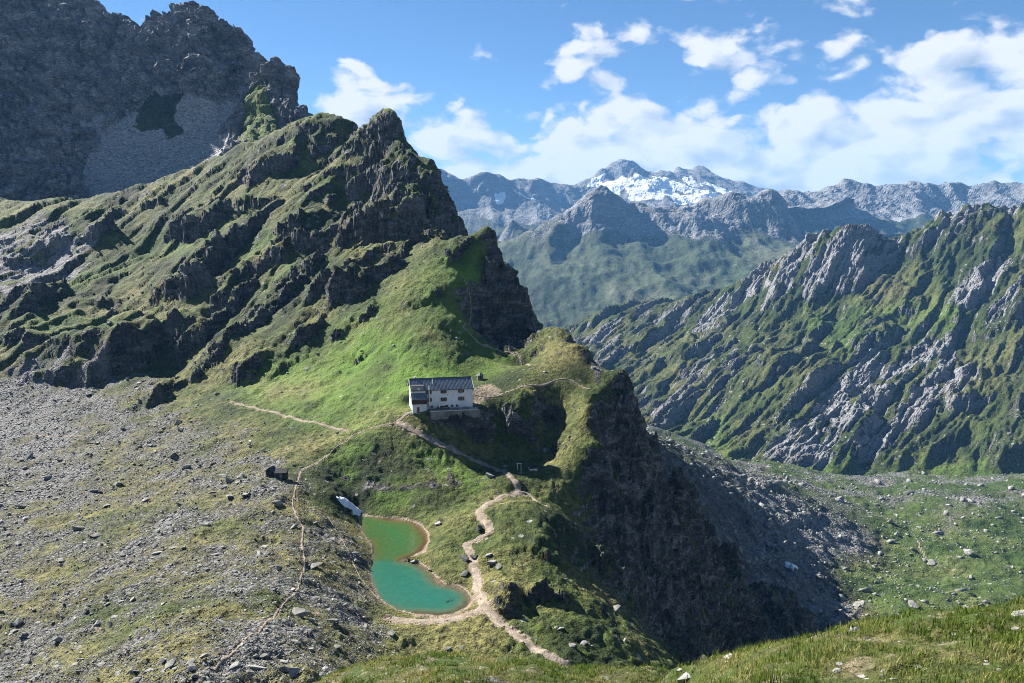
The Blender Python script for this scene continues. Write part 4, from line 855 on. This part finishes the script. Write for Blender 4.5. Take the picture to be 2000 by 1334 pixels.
def boulder(x, y, z, size, label, group=None, seed=0, shape=None, rot=None, sc=(1.25, .9, .9), mt=None, name='boulder', cat='boulder'):
    r = random.Random(seed); me = TPL[shape if shape is not None else r.randrange(len(TPL))]
    if mt: me = me.copy(); me.materials.clear(); me.materials.append(mt)
    o = bpy.data.objects.new(name, me); COL.objects.link(o); o.location = (x, y, z+size*.12); o.scale = (size*sc[0], size*sc[1], size*sc[2])
    o.rotation_euler = rot if rot else (r.gauss(0, .25), r.gauss(0, .25), r.uniform(0, 6.28)); tag(o, label, cat, group); return o
SHAPES = ['angular boulder', 'flat slab', 'chunky boulder', 'thin flat slab', 'low angular boulder', 'tall blocky boulder', 'narrow flat slab', 'squarish boulder']
def describe(i, size, lim, where):
    return ('big' if size > lim else 'small')+' grey '+SHAPES[random.Random(int(i)).randrange(len(TPL))]+' '+where
def moraine_place(x, y):
    px, py = (float(v) for v in proj(x, y, spur.ground(x, y)))
    crest = np.interp(py, [935, 1000, 1080, 1160, 1230, 1320], [545, 578, 590, 570, 500, 400])
    if py > 925 and px > crest+25: return 'on the moraine side facing the lake'
    if py > 925 and px > crest-45: return 'beside the moraine crest path'
    if py < 800: return 'on the rubble under the left cliffs'
    if py < 960: return 'on the rubble above the black sheds' if px > 330 else 'in the stony hollow below the left cliffs'
    return 'on the upper open moraine slope' if py < 1120 else 'on the lower open moraine slope'
def slope_place(x, y):
    px, py = (float(v) for v in proj(x, y, spur.ground(x, y)))
    if px > 1150: return 'on the dark flank of the spur'
    if py < 560: return 'on the upper ridge among the ledges'
    if py < 790: return 'on the meadow above the hut path' if px < 900 else 'on the saddle behind the hut'
    if py < 1000: return 'on the green slope below the hut'
    return 'on the knolls right of the lake path' if px > 940 else 'on the grass round the lake'
def valley_place(x, y):
    px, py = (float(v) for v in proj(x, y, valley.ground(x, y)))
    if px < 1700: return 'on the grey rubble at the spur foot'
    return 'on the far valley floor under the slabs' if py < 1010 else 'on the near green valley floor'
def scatter_stones():
    r = np.random.default_rng(11); s = spur; z = s.zone
    inframe = (z['px'] > -80) & (z['px'] < 2050) & (z['py'] < 1345) & (z['py'] > 150)
    dry_land = z['lakein'] < -3
    w = z['moraine']*(.25+.75*s.attrs['scree'])*inframe*dry_land*(1-.85*sst(.2, .8, s.attrs['dirt']))
    w = w*(.35+sst(-.5, .5, fbm(s.X/11, s.Y/11, 3, 201)))
    N = 27000; x, y, g = surface_pick(s, w, N, r); size = .23*(1-r.random(N))**(-1/3.1); size = np.clip(size, .23, 1.9)*np.clip(y/180, .8, 1.6)
    ang = size/y; o = np.argsort(-ang); big = o[:170]; rest = o[170:]
    for i in big: boulder(x[i], y[i], g[i], size[i]*1.2, describe(i, size[i], np.median(size[big]), moraine_place(x[i], y[i])), 'loose boulders on the moraine', int(i))
    n = rubble('scree', 'small angular grey stones strewn over the moraine', x[rest], y[rest], g[rest], size[rest], r, STONE)
    # stones on grass and at the foot of the cliffs
    w2 = (1-z['moraine'])*inframe*dry_land*(.06+.5*sst(.1, .5, s.attrs['scree'])+.22*z['upper']*sst(.2, .5, fbm(s.X/22, s.Y/22, 3, 203))+.25*z['flank']+.12*z['shelf'])*(1-z['wall'])*sst(.5, .25, z['slope'])
    N = 5200; x, y, g = surface_pick(s, w2, N, r); size = np.clip(.28*(1-r.random(N))**(-1/2.4), .28, 2.8)*np.clip(y/260, .7, 1.7)
    ang = size/y; o = np.argsort(-ang); big = o[:60]; rest = o[60:]
    for i in big: boulder(x[i], y[i], g[i], size[i]*1.15, describe(i+50000, size[i], np.median(size[big]), slope_place(x[i], y[i])), 'boulders on the grassy slope', int(i)+50000)
    n += rubble('loose_stones', 'scattered grey stones on the grass of the ridge', x[rest], y[rest], g[rest], size[rest], r, STONE)
    # valley blocks
    v = valley; w3 = (.12+v.attrs['scree'])*((v.zone['px'] > 1180) & (v.zone['px'] < 2060) & (v.zone['py'] < 1260) & (v.Y < 1220))*(.3+sst(-.3, .5, fbm(v.X/60, v.Y/60, 3, 205)))
    N = 9000; x, y, g = surface_pick(v, w3, N, r); size = np.clip(1.3*(1-r.random(N))**(-1/2.5), 1.3, 11)
    o = np.argsort(-size/y); big = o[:60]; rest = o[60:]
    for i in big: boulder(x[i], y[i], g[i], size[i], describe(i+90000, size[i], np.median(size[big]), valley_place(x[i], y[i])), 'blocks on the valley floor', int(i)+90000)
    n += rubble('block_field', 'field of pale blocks covering the valley floor', x[rest], y[rest], g[rest], size[rest], r, STONE)
    print('stone tris', n)
scatter_stones()
DARKST = stone_mat('dark_stone', (.04, .04, .042), (.075, .075, .078), (.14, .14, .14))
PALEST = stone_mat('pale_stone', (.15, .146, .14), (.26, .255, .245), (.40, .395, .38))
def named(px, py, size, label, **kw):
    p = spur.hit(px, py); boulder(p.x, p.y, p.z, size, label, seed=int(px*7+py), **kw)
named(341, 893, 2.6, 'dark pyramid-shaped boulder alone on the rubble above the sheds', shape=5, mt=DARKST, sc=(1.2, 1.0, 1.3))
named(613, 1108, 3.0, 'long pale slab beside the moraine crest path', shape=3, rot=(.1, -.2, .2), sc=(1.5, .9, .9))
named(585, 1203, 3.4, 'broad tilted slab on the shaded side of the moraine', shape=1, rot=(.25, .2, -.2), sc=(1.5, 1, .9))
named(575, 1255, 1.6, 'small upright stone below the broad tilted slab', shape=2)
named(400, 1282, 1.9, 'flat stone at the lower end of the moraine path', shape=3, sc=(1.6, .8, 1))
named(500, 1306, 2.0, 'wide flat stone below the moraine path end', shape=6, sc=(1.6, .9, .9))
named(575, 1318, 2.2, 'pale standing slab near the foreground brow', shape=1, rot=(.9, .3, .5), mt=PALEST)
named(480, 967, 2.2, 'pale block below the levelled ground of the sheds', shape=0, mt=PALEST)
named(855, 1024, 2.0, 'pale boulder on the grass right of the green lake arm', shape=2, mt=PALEST)
named(907, 1093, 2.6, 'dark blue-grey boulder at the left edge of the dirt path', shape=5, mt=DARKST)
named(908, 1122, 2.2, 'dark broken rock between path and lake', shape=0, mt=DARKST)
named(936, 1035, 2.4, 'pointed dark rock in the bend of the path', shape=5, mt=DARKST, sc=(1, .9, 1.4))
named(788, 1096, 2.4, 'flat pale stone at the tip of the small peninsula', shape=3, rot=(0, .1, .1), mt=PALEST, sc=(1.7, 1, .8))
named(808, 1098, 2.1, 'pale stone on the peninsula behind the tip', shape=1, mt=PALEST)
named(812, 1106, 1.3, 'small pale stone in the water below the peninsula', shape=4, mt=PALEST)
named(839, 1114, 1.6, 'dark stone on the shore of the turquoise arm', shape=3, mt=DARKST, sc=(1.6, .6, .9))
named(960, 1100, 2.6, 'pale block in the stone heap right of the path', shape=0)
named(975, 1108, 2.2, 'grey block in the stone heap right of the path', shape=2)
named(955, 1085, 1.8, 'small block on top of the stone heap right of the path', shape=4, mt=PALEST)
named(600, 722, 2.6, 'pale boulder standing alone on the steep meadow', shape=2, mt=PALEST)
named(1118, 1262, 1.8, 'white-topped boulder on the lower right knoll', shape=2, mt=PALEST)
named(1095, 1228, 1.7, 'flat pale slab in the grass of the lower right knoll', shape=3, mt=PALEST)
named(1140, 1258, 1.6, 'low pale slab beside the white-topped boulder', shape=6, mt=PALEST)
named(765, 1240, 2.0, 'square brown block below the near lake shore', shape=0)
named(875, 1268, 1.4, 'pale stone on the brown bank below the lake', shape=4, mt=PALEST)
named(902, 1266, 1.2, 'flat stone on the brown bank below the lake', shape=3)
def brow_stone(px, py, size, label, **kw):
    p = brow.hit(px, py); boulder(p.x, p.y, p.z-size*.12, size*.68, label, seed=int(px*3+py), name='stone', cat='stone', **kw)
brow_stone(1662, 1232, .26, 'pale pointed stone standing upright on the edge of the brow', shape=5, mt=PALEST, rot=(.1, .1, .4), sc=(.7, .6, 2.0))
brow_stone(1672, 1232, .34, 'grey wedge of stone leaning beside the upright pointed stone', shape=3, rot=(.3, -.3, .5))
brow_stone(1425, 1284, .40, 'rounded grey stone at the lower end of the grassy brow', shape=2, mt=PALEST)
brow_stone(1345, 1318, .55, 'long grey rock ledge breaking out of the brow', shape=0, rot=(.1, -.25, .45), sc=(1.7, .7, .55))
brow_stone(1630, 1308, .3, 'flat pale stone half sunk in the middle of the brow', shape=3, mt=PALEST)
brow_stone(1930, 1250, .30, 'pale split stone in the darker grass of the brow', shape=6, mt=PALEST)
brow_stone(1995, 1200, .5, 'grey stone block on the highest part of the brow', shape=0)
brow_stone(1930, 1292, .22, 'small flat stone below the pale split stone', shape=3, mt=PALEST)
brow_stone(1720, 1320, .2, 'thin white stone sliver stuck in the turf', shape=1, mt=PALEST, rot=(.9, .2, .6), sc=(.5, .4, 1.6))
brow_stone(1745, 1326, .18, 'small white stone beside the thin sliver', shape=4, mt=PALEST)
brow_stone(1180, 1325, .5, 'grey stone showing through the lower grassy mound', shape=2)
brow_stone(780, 1302, .45, 'small pale stone on the crest of the lower grassy mound', shape=4, mt=PALEST)

# ---------------------------------------------------------------- the mountain hut
WHITE = mat('lime_render', (.66, .67, .68), .9, (.50, .51, .52), .5, bump=.2, stretch=(1, 1, .35))
ROOFM = mat('grey_sheet_metal', (.20, .225, .25), .40, (.14, .16, .18), .6, .35, spec=.5)
TRIM = mat('pale_trim', (.6, .6, .58), .6); DWOOD = mat('dark_brown_wood', (.055, .030, .020), .7, (.03, .017, .012), 4, stretch=(1, 1, .2)); FRAME = mat('window_wood', (.30, .18, .10), .6)
GLASS = mat('window_glass', (.03, .035, .04), .08, (.02, .022, .025), 1, spec=.6); STEEL = mat('steel_pipe', (.55, .56, .57), .4, metal=.5); BLACKW = mat('black_tarred_wood', (.022, .020, .020), .75, (.010, .009, .009), 3, stretch=(1, 1, .2))
BROOF = mat('black_sheet_roof', (.055, .056, .06), .6, (.035, .036, .04), 2); GREYW = mat('weathered_wood', (.17, .15, .125), .85, (.09, .08, .07), 5, stretch=(1, 1, .2)); DRYST = stone_mat('wall_stone', (.08, .075, .07), (.17, .16, .15), (.28, .27, .26)); CONC = mat('concrete', (.36, .35, .33), .9)
SHINGLE = mat('grey_shingle', (.16, .165, .16), .8, (.10, .10, .10), 4); CLOTH = mat('white_canvas', (.75, .74, .70), .8); INK = mat('black_paint', (.02, .02, .02), .6); TERRA = mat('red_brown_paint', (.16, .05, .035), .7)
def build_hut():
    hx, hy, hz = HUT; rz = R(13)
    L = 22.5; W = 9.6; E = 7.4; RH = 3.1                     # length, depth, eaves, rise of the ridge
    t = empty('mountain_hut', (hx, hy, hz), rz); tag(t, 'white mountain hut with grey ribbed metal roof on the grassy shelf', 'hut')
    x0, x1 = -L/2, L/2; y0, y1 = -W/2, W/2; B = -2.6
    w = MB(); w.prism([(y0, B), (y1, B), (y1, E), (0, E+RH), (y0, E)], 'x', x0, x1); w.build('wall', WHITE, t)
    # roof: two slopes with standing ribs
    rf = MB(); ov = .45; sl_ = RH/(W/2); th = .14
    for sgn in (-1, 1):
        ye = sgn*(W/2+ov); ze = E-ov*sl_
        rf.add([(x0-.4, 0, E+RH+.05), (x1+.4, 0, E+RH+.05), (x1+.4, ye, ze+.05), (x0-.4, ye, ze+.05), (x0-.4, 0, E+RH+.05+th), (x1+.4, 0, E+RH+.05+th), (x1+.4, ye, ze+.05+th), (x0-.4, ye, ze+.05+th)],
               [(0,1,2,3),(4,5,6,7),(0,1,5,4),(1,2,6,5),(2,3,7,6),(3,0,4,7)])
    roof = rf.build('roof', ROOFM, t)
    rb = MB(); n = 46
    for i in range(n+1):
        x = x0-.33+(L+.66)*i/n
        for sgn in (-1, 1):
            ye = sgn*(W/2+ov); ze = E-ov*sl_; a = .055
            rb.add([(x-a, 0, E+RH+.19), (x+a, 0, E+RH+.19), (x+a, ye, ze+.19), (x-a, ye, ze+.19), (x-a, 0, E+RH+.29), (x+a, 0, E+RH+.29), (x+a, ye, ze+.29), (x-a, ye, ze+.29)], [(4,5,6,7),(0,1,5,4),(1,2,6,5),(2,3,7,6),(3,0,4,7)])
    o = rb.build('roof_rib', ROOFM, roof); o['kind'] = 'stuff'; o['label'] = 'raised ribs of the metal roof'
    MB().tube((x0-.45, 0, E+RH+.3), (x1+.45, 0, E+RH+.3), .17, n=6).build('ridge_cap', BROOF, roof)
    for x in (x0-.42, x1+.42, x0+8.1): # pale verge strips
        for sgn in ((-1, 1) if abs(x) > L/2 else (-1,)):
            fr = 1 if abs(x) > L/2 else .55
            MB().tube((x, 0, E+RH+.34), (x, sgn*(W/2+ov)*fr, E+RH+.34-(RH+ov*sl_)*fr), .10, n=4).build('verge_strip', TRIM, roof)
    MB().box(x0-.4, x1+.4, y0-ov-.12, y0-ov+.02, E-ov*sl_-.08, E-ov*sl_+.1).build('gutter', BROOF, t)
    # windows on the long front
    def window(cx, cz, ww, hh, shut=True, face='front'):
        f = MB().box(-ww/2, ww/2, -.03, .02, -hh/2, hh/2).build('window', GLASS, t)
        if face == 'front': f.location = (cx, y0, cz)
        else: f.location = (x0, cx, cz); f.rotation_euler = (0, 0, R(-90))
        fr = MB(); b = .09
        for q in ((-ww/2-b, ww/2+b, hh/2, hh/2+b), (-ww/2-b, ww/2+b, -hh/2-b, -hh/2), (-ww/2-b, -ww/2, -hh/2, hh/2), (ww/2, ww/2+b, -hh/2, hh/2), (-.035, .035, -hh/2, hh/2)): fr.box(q[0], q[1], -.08, .02, q[2], q[3])
        fr.build('frame', FRAME, f); MB().box(-ww/2-.2, ww/2+.2, -.2, .02, -hh/2-.19, -hh/2-.1).build('sill', TRIM, f)
        if shut:
            for sg in (-1, 1):
                xx = sg*(ww/2+b+.27); MB().box(xx-.26, xx+.26, -.07, -.005, -hh/2, hh/2).build('shutter', DWOOD, f)
    for fx in (.275, .52, .81):
        window(x0+fx*L, 6.35, 1.0, 1.05); window(x0+fx*L, 3.55, 1.05, 1.3)
    for fx in (.33, .57, .66, .74): window(x0+fx*L, 1.0, .7, .6, False)
    for cy, cz, ww in ((1.6, 6.9, .8), (-1.6, 6.9, .8), (2.0, 3.9, .8), (-.4, 3.9, .8), (-2.2, 1.2, .6)): window(cy, cz, ww, .95, False, 'gable')
    # white board with the black bird emblem
    sb = MB().box(x0+.585*L-.85, x0+.585*L+.85, y0-.09, y0-.01, 4.75, 5.7).build('sign_board', CLOTH, t)
    em = MB(); c = x0+.585*L; em.prism([(c-.42, 5.18), (c-.15, 5.12), (c+.12, 5.2), (c+.45, 5.26), (c+.16, 5.34), (c+.02, 5.42), (c-.12, 5.3)], 'y', y0-.115, y0-.085); em.build('emblem', INK, sb)
    # front annex on the left: plastered ground floor with door, wooden box above, lean-to roof, flat dormer
    ax0, ax1, ay = x0-.004, x0+5.2, y0-1.9
    MB().box(ax0, ax1, ay, y0-.003, B, 2.5).build('annex_wall', WHITE, t)
    bal = MB().box(ax0-.15, ax1+.15, ay-.25, y0-.006, 2.5, 4.35).build('wooden_oriel', DWOOD, t)
    for i in range(12): x = ax0-.1+(ax1-ax0+.2)*i/11; MB().box(x-.04, x+.04, ay-.29, ay-.25, 2.5, 4.3).build('batten', DWOOD, bal)
    lr = MB(); lr.add([(ax0-.35, y0+.9, 6.75), (ax1+.3, y0+.9, 6.75), (ax1+.3, ay-.6, 4.3), (ax0-.35, ay-.6, 4.3), (ax0-.35, y0+.9, 6.9), (ax1+.3, y0+.9, 6.9), (ax1+.3, ay-.6, 4.45), (ax0-.35, ay-.6, 4.45)], [(0,1,2,3),(4,5,6,7),(0,1,5,4),(1,2,6,5),(2,3,7,6),(3,0,4,7)])
    lrf = lr.build('annex_roof', ROOFM, t); lb = MB()
    for i in range(13):
        x = ax0-.3+(ax1-ax0+.55)*i/12; a = .055; lb.add([(x-a, y0+.9, 6.9), (x+a, y0+.9, 6.9), (x+a, ay-.6, 4.45), (x-a, ay-.6, 4.45), (x-a, y0+.9, 7.0), (x+a, y0+.9, 7.0), (x+a, ay-.6, 4.55), (x-a, ay-.6, 4.55)], [(4,5,6,7),(0,1,5,4),(1,2,6,5),(2,3,7,6),(3,0,4,7)])
    o = lb.build('roof_rib', ROOFM, lrf); o['kind'] = 'stuff'; o['label'] = 'raised ribs of the lean-to roof'
    dm = MB().box(x0+.05, x0+4.3, y0-.35, y0+2.6, 6.95, 8.85).build('dormer', ROOFM, t); MB().box(x0-.2, x0+4.5, y0-.6, y0+2.9, 8.85, 8.98).build('dormer_roof', BROOF, dm)
    dish = MB(); c = Vector((x0+2.5, y0-.62, 7.95)); nn = 14; dish.add([c+Vector((0, .12, 0))]+[c+Vector((.42*math.cos(2*math.pi*i/nn), 0, .42*math.sin(2*math.pi*i/nn))) for i in range(nn)], [(0, 1+i, 1+(i+1) % nn) for i in range(nn)])
    dd = dish.build('satellite_dish', CLOTH, dm); MB().tube(c+Vector((0, .1, 0)), c+Vector((0, .3, -.1)), .05, n=6).build('arm', STEEL, dd)
    door = MB().box(ax0+1.6, ax0+2.6, ay-.05, ay+.02, -.55, 1.45).build('door', TERRA, t); MB().box(ax0+2.4, ax0+2.47, ay-.12, ay-.05, .35, .45).build('handle', STEEL, door)
    MB().box(ax0+1.35, ax0+2.85, ay-1.0, ay, -.72, -.56).build('doorstep', CONC, t)
    ch = MB().tube((x0+6.35, y0-.35, 1.0), (x0+6.35, y0-.35, 9.1), .2, n=10).build('chimney_pipe', CLOTH, t); MB().tube((x0+6.35, y0-.35, 9.15), (x0+6.35, y0-.35, 9.45), .3, .22, n=10).build('cowl', INK, ch)
    c2 = MB().box(x0+1.6, x0+2.3, .3, 1.0, E+RH-.4, E+RH+.95).build('chimney', WHITE, t); MB().box(x0+1.5, x0+2.4, .2, 1.1, E+RH+.95, E+RH+1.05).build('cap', CONC, c2)
    v = MB().tube((x0+8.9, y0+2.2, E+1.2), (x0+8.9, y0+2.2, E+2.5), .12, n=8).build('vent_pipe', BROOF, t)
    # outside stair up to the oriel
    stp = MB()
    for i in range(8): stp.box(ax1+.2+i*.33, ax1+.55+i*.33, y0-1.2, y0-.05, 1.75-i*.3, 1.9-i*.3)
    stp.build('stair', CONC, t)
    # terrace with dry stone wall, furniture as things of their own
    T = empty('terrace', (hx, hy, hz), rz); tag(T, 'paved terrace on a stone retaining wall before the hut', 'terrace')
    ty0 = y0-4.6; tz = .16
    MB().box(ax1+1.2, x1+1.4, ty0, y0-.01, tz-.25, tz).build('paving', CONC, T); r = random.Random(3)
    blocks = [DRYST]; zz = tz-.25
    for row in range(7):
        x = ax1+.9+(row % 2)*.3; zz -= .38
        while x < x1+1.6:
            ww = r.uniform(.5, 1.15); MB().box(x+.02, x+ww-.02, ty0-.25-row*.05+r.uniform(-.06, .06), ty0+.5, zz+.015, zz+.365).build('stone', DRYST, T); x += ww
    MB().box(ax1+.9, x1+1.6, ty0-.2, ty0+.15, tz+.001, tz+.14).build('coping', TRIM, T)
    for i in range(11):
        x = ax1+1.2+(x1-ax1)*i/10; MB().box(x-.04, x+.04, ty0-.06, ty0+.02, tz+.13, tz+1.05).build('rail_post', GREYW, T)
    MB().box(ax1+1.1, x1+1.4, ty0-.05, ty0+.01, tz+1.05, tz+1.13).build('rail', GREYW, T)
    M_ = Matrix.Translation((hx, hy, hz)) @ Matrix.Rotation(rz, 4, 'Z')
    def table(x, y, label):
        p = M_ @ Vector((x, y, tz)); b = empty('picnic_table', p, rz); tag(b, label, 'table', 'picnic tables on the terrace')
        MB().box(-1, 1, -.36, .36, .70, .76).build('tabletop', CLOTH, b)
        for sg in (-1, 1):
            MB().box(-1, 1, sg*.7-.14, sg*.7+.14, .41, .46).build('bench', GREYW, b); MB().box(sg*.7-.05, sg*.7+.05, -.8, .8, .0, .08).build('foot', GREYW, b); MB().box(sg*.7-.05, sg*.7+.05, -.3, .3, .081, .70).build('leg', GREYW, b)
    for x in (-3.2, .6, 4.4, 8.2): table(x, ty0+2.0, 'picnic table with pale top and two benches on the hut terrace')
    p = M_ @ Vector((-1.4, ty0+2.3, tz)); u = empty('parasol', p, rz); tag(u, 'closed white parasol standing between terrace tables', 'parasol'); MB().tube((0, 0, 0), (0, 0, 2.6), .035, n=6).build('pole', GREYW, u); MB().tube((0, 0, .9), (0, 0, 2.55), .25, .05, n=8).build('canopy', CLOTH, u); MB().box(-.3, .3, -.3, .3, 0, .08).build('base', CONC, u)
    # stacked firewood against the wall: round ends
    p = M_ @ Vector((0, y0-.55, tz)); wpile = empty('firewood_stack', p, rz); tag(wpile, 'dark stack of firewood against the front wall of the hut', 'firewood')
    for row in range(6):
        for i in range(30-row*3): x = -2.8+row*.27+i*.19+(row % 2)*.09; MB().tube((x, -.4, .1+row*.17), (x, .4, .1+row*.17), .085, n=6).build('log', DWOOD, wpile)
build_hut()

def gable_shed(name, label, loc, rz, lx, ly, h, rh, wm, rm, door=True, cat='shed'):
    t = empty(name, loc, rz); tag(t, label, cat); x, y = lx/2, ly/2
    MB().prism([(-y, -.8), (y, -.8), (y, h), (0, h+rh), (-y, h)], 'x', -x, x).build('wall', wm, t)
    rf = MB(); k = rh/y; ov = .25
    for sg in (-1, 1):
        ye = sg*(y+ov); ze = h-ov*k; rf.add([(-x-.2, 0, h+rh+.03), (x+.2, 0, h+rh+.03), (x+.2, ye, ze+.03), (-x-.2, ye, ze+.03), (-x-.2, 0, h+rh+.13), (x+.2, 0, h+rh+.13), (x+.2, ye, ze+.13), (-x-.2, ye, ze+.13)], [(0,1,2,3),(4,5,6,7),(0,1,5,4),(1,2,6,5),(2,3,7,6),(3,0,4,7)])
    rf.build('roof', rm, t)
    if door:
        d = MB().box(-.4, .4, -y-.06, -y+.01, 0, min(1.8, h-.1)).build('door', GREYW, t); MB().box(.25, .31, -y-.12, -y-.06, .8, .9).build('handle', STEEL, d)
    return t
p = spur.hit(548, 934); gable_shed('shed', 'long black wooden shed on levelled ground above the moraine', (p.x, p.y+1.4, p.z), R(4), 3.3, 2.6, 1.7, .9, BLACKW, BROOF)
p = spur.hit(527, 931); gable_shed('shed', 'small black gabled shed joined to the end of the long one', (p.x, p.y+1.5, p.z), R(72), 2.5, 2.2, 1.6, 1.0, BLACKW, BROOF)
p = spur.hit(1041, 918); t = gable_shed('shelter', 'low gabled shelter with a white end on the grass by the path fork', (p.x, p.y+.8, p.z), R(20), 2.6, 1.8, .7, .75, CLOTH, BLACKW, False, 'shelter')
def hut_round():
    p = spur.hit(938, 743); t = empty('octagonal_hut', (p.x, p.y+1, p.z), R(12)); tag(t, 'small eight-sided hut with pointed grey roof behind the big hut', 'hut')
    n = 8; a = [2*math.pi*(i+.5)/n for i in range(n)]
    MB().prism([(1.25*math.cos(q), 1.25*math.sin(q)) for q in a], 'z', -.8, 2.0).build('wall', GREYW, t)
    MB().add([(1.55*math.cos(q), 1.55*math.sin(q), 1.95) for q in a]+[(0, 0, 3.25)], [(i, (i+1) % n, n) for i in range(n)]+[tuple(range(n))[::-1]]).build('roof', SHINGLE, t)
    MB().tube((0, 0, 3.2), (0, 0, 3.55), .05, n=6).build('finial', GREYW, t); d = MB().box(-.38, .38, -1.22, -1.12, 0, 1.75).build('door', DWOOD, t); MB().box(.22, .28, -1.27, -1.22, .8, .9).build('handle', STEEL, d)
hut_round()
def posts():
    for i, (px, py) in enumerate(((875, 873), (936, 903), (986, 921), (905, 888))):
        p = spur.hit(px, py); t = empty('path_post', p); tag(t, 'short wooden post at the edge of the path to the hut', 'post', 'posts along the hut path'); MB().tube((0, 0, -.3), (0, 0, 1.5), .12, .10, n=6).build('post', GREYW, t); MB().tube((0, 0, 1.5), (0, 0, 1.58), .13, .05, n=6).build('cap', DWOOD, t)
    p = spur.hit(1014, 918); t = empty('timber_frame', p, R(5)); tag(t, 'open timber frame of two posts and a crossbar by the path fork', 'frame')
    for x in (-.65, .65): MB().box(x-.09, x+.09, -.09, .09, -.3, 2.5).build('post', TRIM, t)
    MB().box(-.95, .95, -.08, .08, 2.2, 2.4).build('crossbar', TRIM, t)
    p = spur.hit(773, 829); t = empty('signpost', p, R(10)); tag(t, 'wooden signpost with arrow boards where the paths meet below the hut', 'signpost'); MB().tube((0, 0, -.3), (0, 0, 2.4), .08, n=6).build('post', GREYW, t)
    for z, sg in ((2.2, 1), (1.9, -1), (1.6, 1)): MB().prism([(0, z-.1), (sg*.8, z-.1), (sg*.98, z), (sg*.8, z+.1), (0, z+.1)], 'y', -.13, -.085).build('arrow_board', TRIM, t)
    p = spur.hit(1086, 663); t = empty('antenna_mast', p); tag(t, 'thin pale antenna mast on the rocky knob by the saddle', 'antenna'); MB().tube((0, 0, -.5), (0, 0, 9.2), .14, .09, n=6).build('pole', TRIM, t)
    MB().box(-.5, .5, -.04, .04, 8.6, 8.7).build('crossarm', TRIM, t); MB().box(-.35, .35, -.04, .04, 8.0, 8.1).build('crossarm', TRIM, t)
    for i in range(3): q = 2*math.pi*i/3; MB().tube((0, 0, 6.5), (2.6*math.cos(q), 2.6*math.sin(q), -.4), .025, n=4).build('guy_wire', STEEL, t)
    for px, py, l, rz, lab in ((803, 1010, 4.2, 1.35, 'pale stick standing in the grass above the far lake shore'), (872, 1190, 5.0, .9, 'dark branch lying in the shallows of the near lake shore')):
        p = spur.hit(px, py); t = MB().tube((0, 0, .1), (l*math.cos(rz)*.5, l*math.sin(rz)*.5, .35), .09, .04, n=6).tube((l*.25*math.cos(rz), l*.25*math.sin(rz), .2), (l*.3*math.cos(rz)+.4, l*.3*math.sin(rz), .5), .04, .02, n=5).build('branch', TRIM if px < 850 else DWOOD); t.location = p if px < 850 else (p.x, p.y, LAKE_Z); tag(t, lab, 'branch')
posts()
def person():
    p = spur.hit(1098, 662); o = empty('person', p, R(160)); tag(o, 'person in dark clothes standing on the rocky knob beside the antenna', 'person')
    J = {'pel': (0, 0, .95), 'wai': (0, 0, 1.1), 'che': (0, 0, 1.35), 'nec': (0, .01, 1.5), 'hea': (0, .02, 1.62), 'top': (0, .01, 1.76), 'lh': (.1, 0, .9), 'lk': (.12, .03, .5), 'la': (.13, 0, .08), 'lt': (.14, .16, .04), 'rh': (-.1, 0, .9), 'rk': (-.12, .03, .5), 'ra': (-.15, -.02, .08), 'rt': (-.17, .14, .04),
         'ls': (.2, 0, 1.42), 'le': (.27, -.02, 1.15), 'lw': (.26, .1, .92), 'lf': (.26, .14, .84), 'rs': (-.2, 0, 1.42), 're': (-.27, -.02, 1.15), 'rw': (-.26, .1, .92), 'rf': (-.26, .14, .84)}
    Rd = dict(pel=.15, wai=.14, che=.16, nec=.06, hea=.1, top=.08, lh=.1, lk=.065, la=.045, lt=.035, rh=.1, rk=.065, ra=.045, rt=.035, ls=.07, le=.048, lw=.035, lf=.03, rs=.07, re=.048, rw=.035, rf=.03)
    Ed = [('pel', 'wai'), ('wai', 'che'), ('che', 'nec'), ('nec', 'hea'), ('hea', 'top'), ('pel', 'lh'), ('lh', 'lk'), ('lk', 'la'), ('la', 'lt'), ('pel', 'rh'), ('rh', 'rk'), ('rk', 'ra'), ('ra', 'rt'), ('che', 'ls'), ('ls', 'le'), ('le', 'lw'), ('lw', 'lf'), ('che', 'rs'), ('rs', 're'), ('re', 'rw'), ('rw', 'rf')]
    ks = list(J); me = bpy.data.meshes.new('body'); me.from_pydata([J[k] for k in ks], [(ks.index(a), ks.index(b)) for a, b in Ed], []); b = bpy.data.objects.new('body', me); COL.objects.link(b); b.parent = o
    md = b.modifiers.new('skin', 'SKIN'); 
    if not me.skin_vertices: me.attributes.new  # layer is made by the modifier on first use
    bm = bmesh.new(); bm.from_mesh(me); ly = bm.verts.layers.skin.verify()
    for v, k in zip(bm.verts, ks): v[ly].radius = (Rd[k], Rd[k]); v[ly].use_root = (k == 'pel')
    bm.to_mesh(me); bm.free(); s2 = b.modifiers.new('sub', 'SUBSURF'); s2.levels = 1; s2.render_levels = 1
    me.materials.append(mat('dark_jacket', (.03, .035, .05), .9)); MB().box(-.15, .15, -.34, -.14, 1.05, 1.5).build('backpack', TERRA, o)
person()
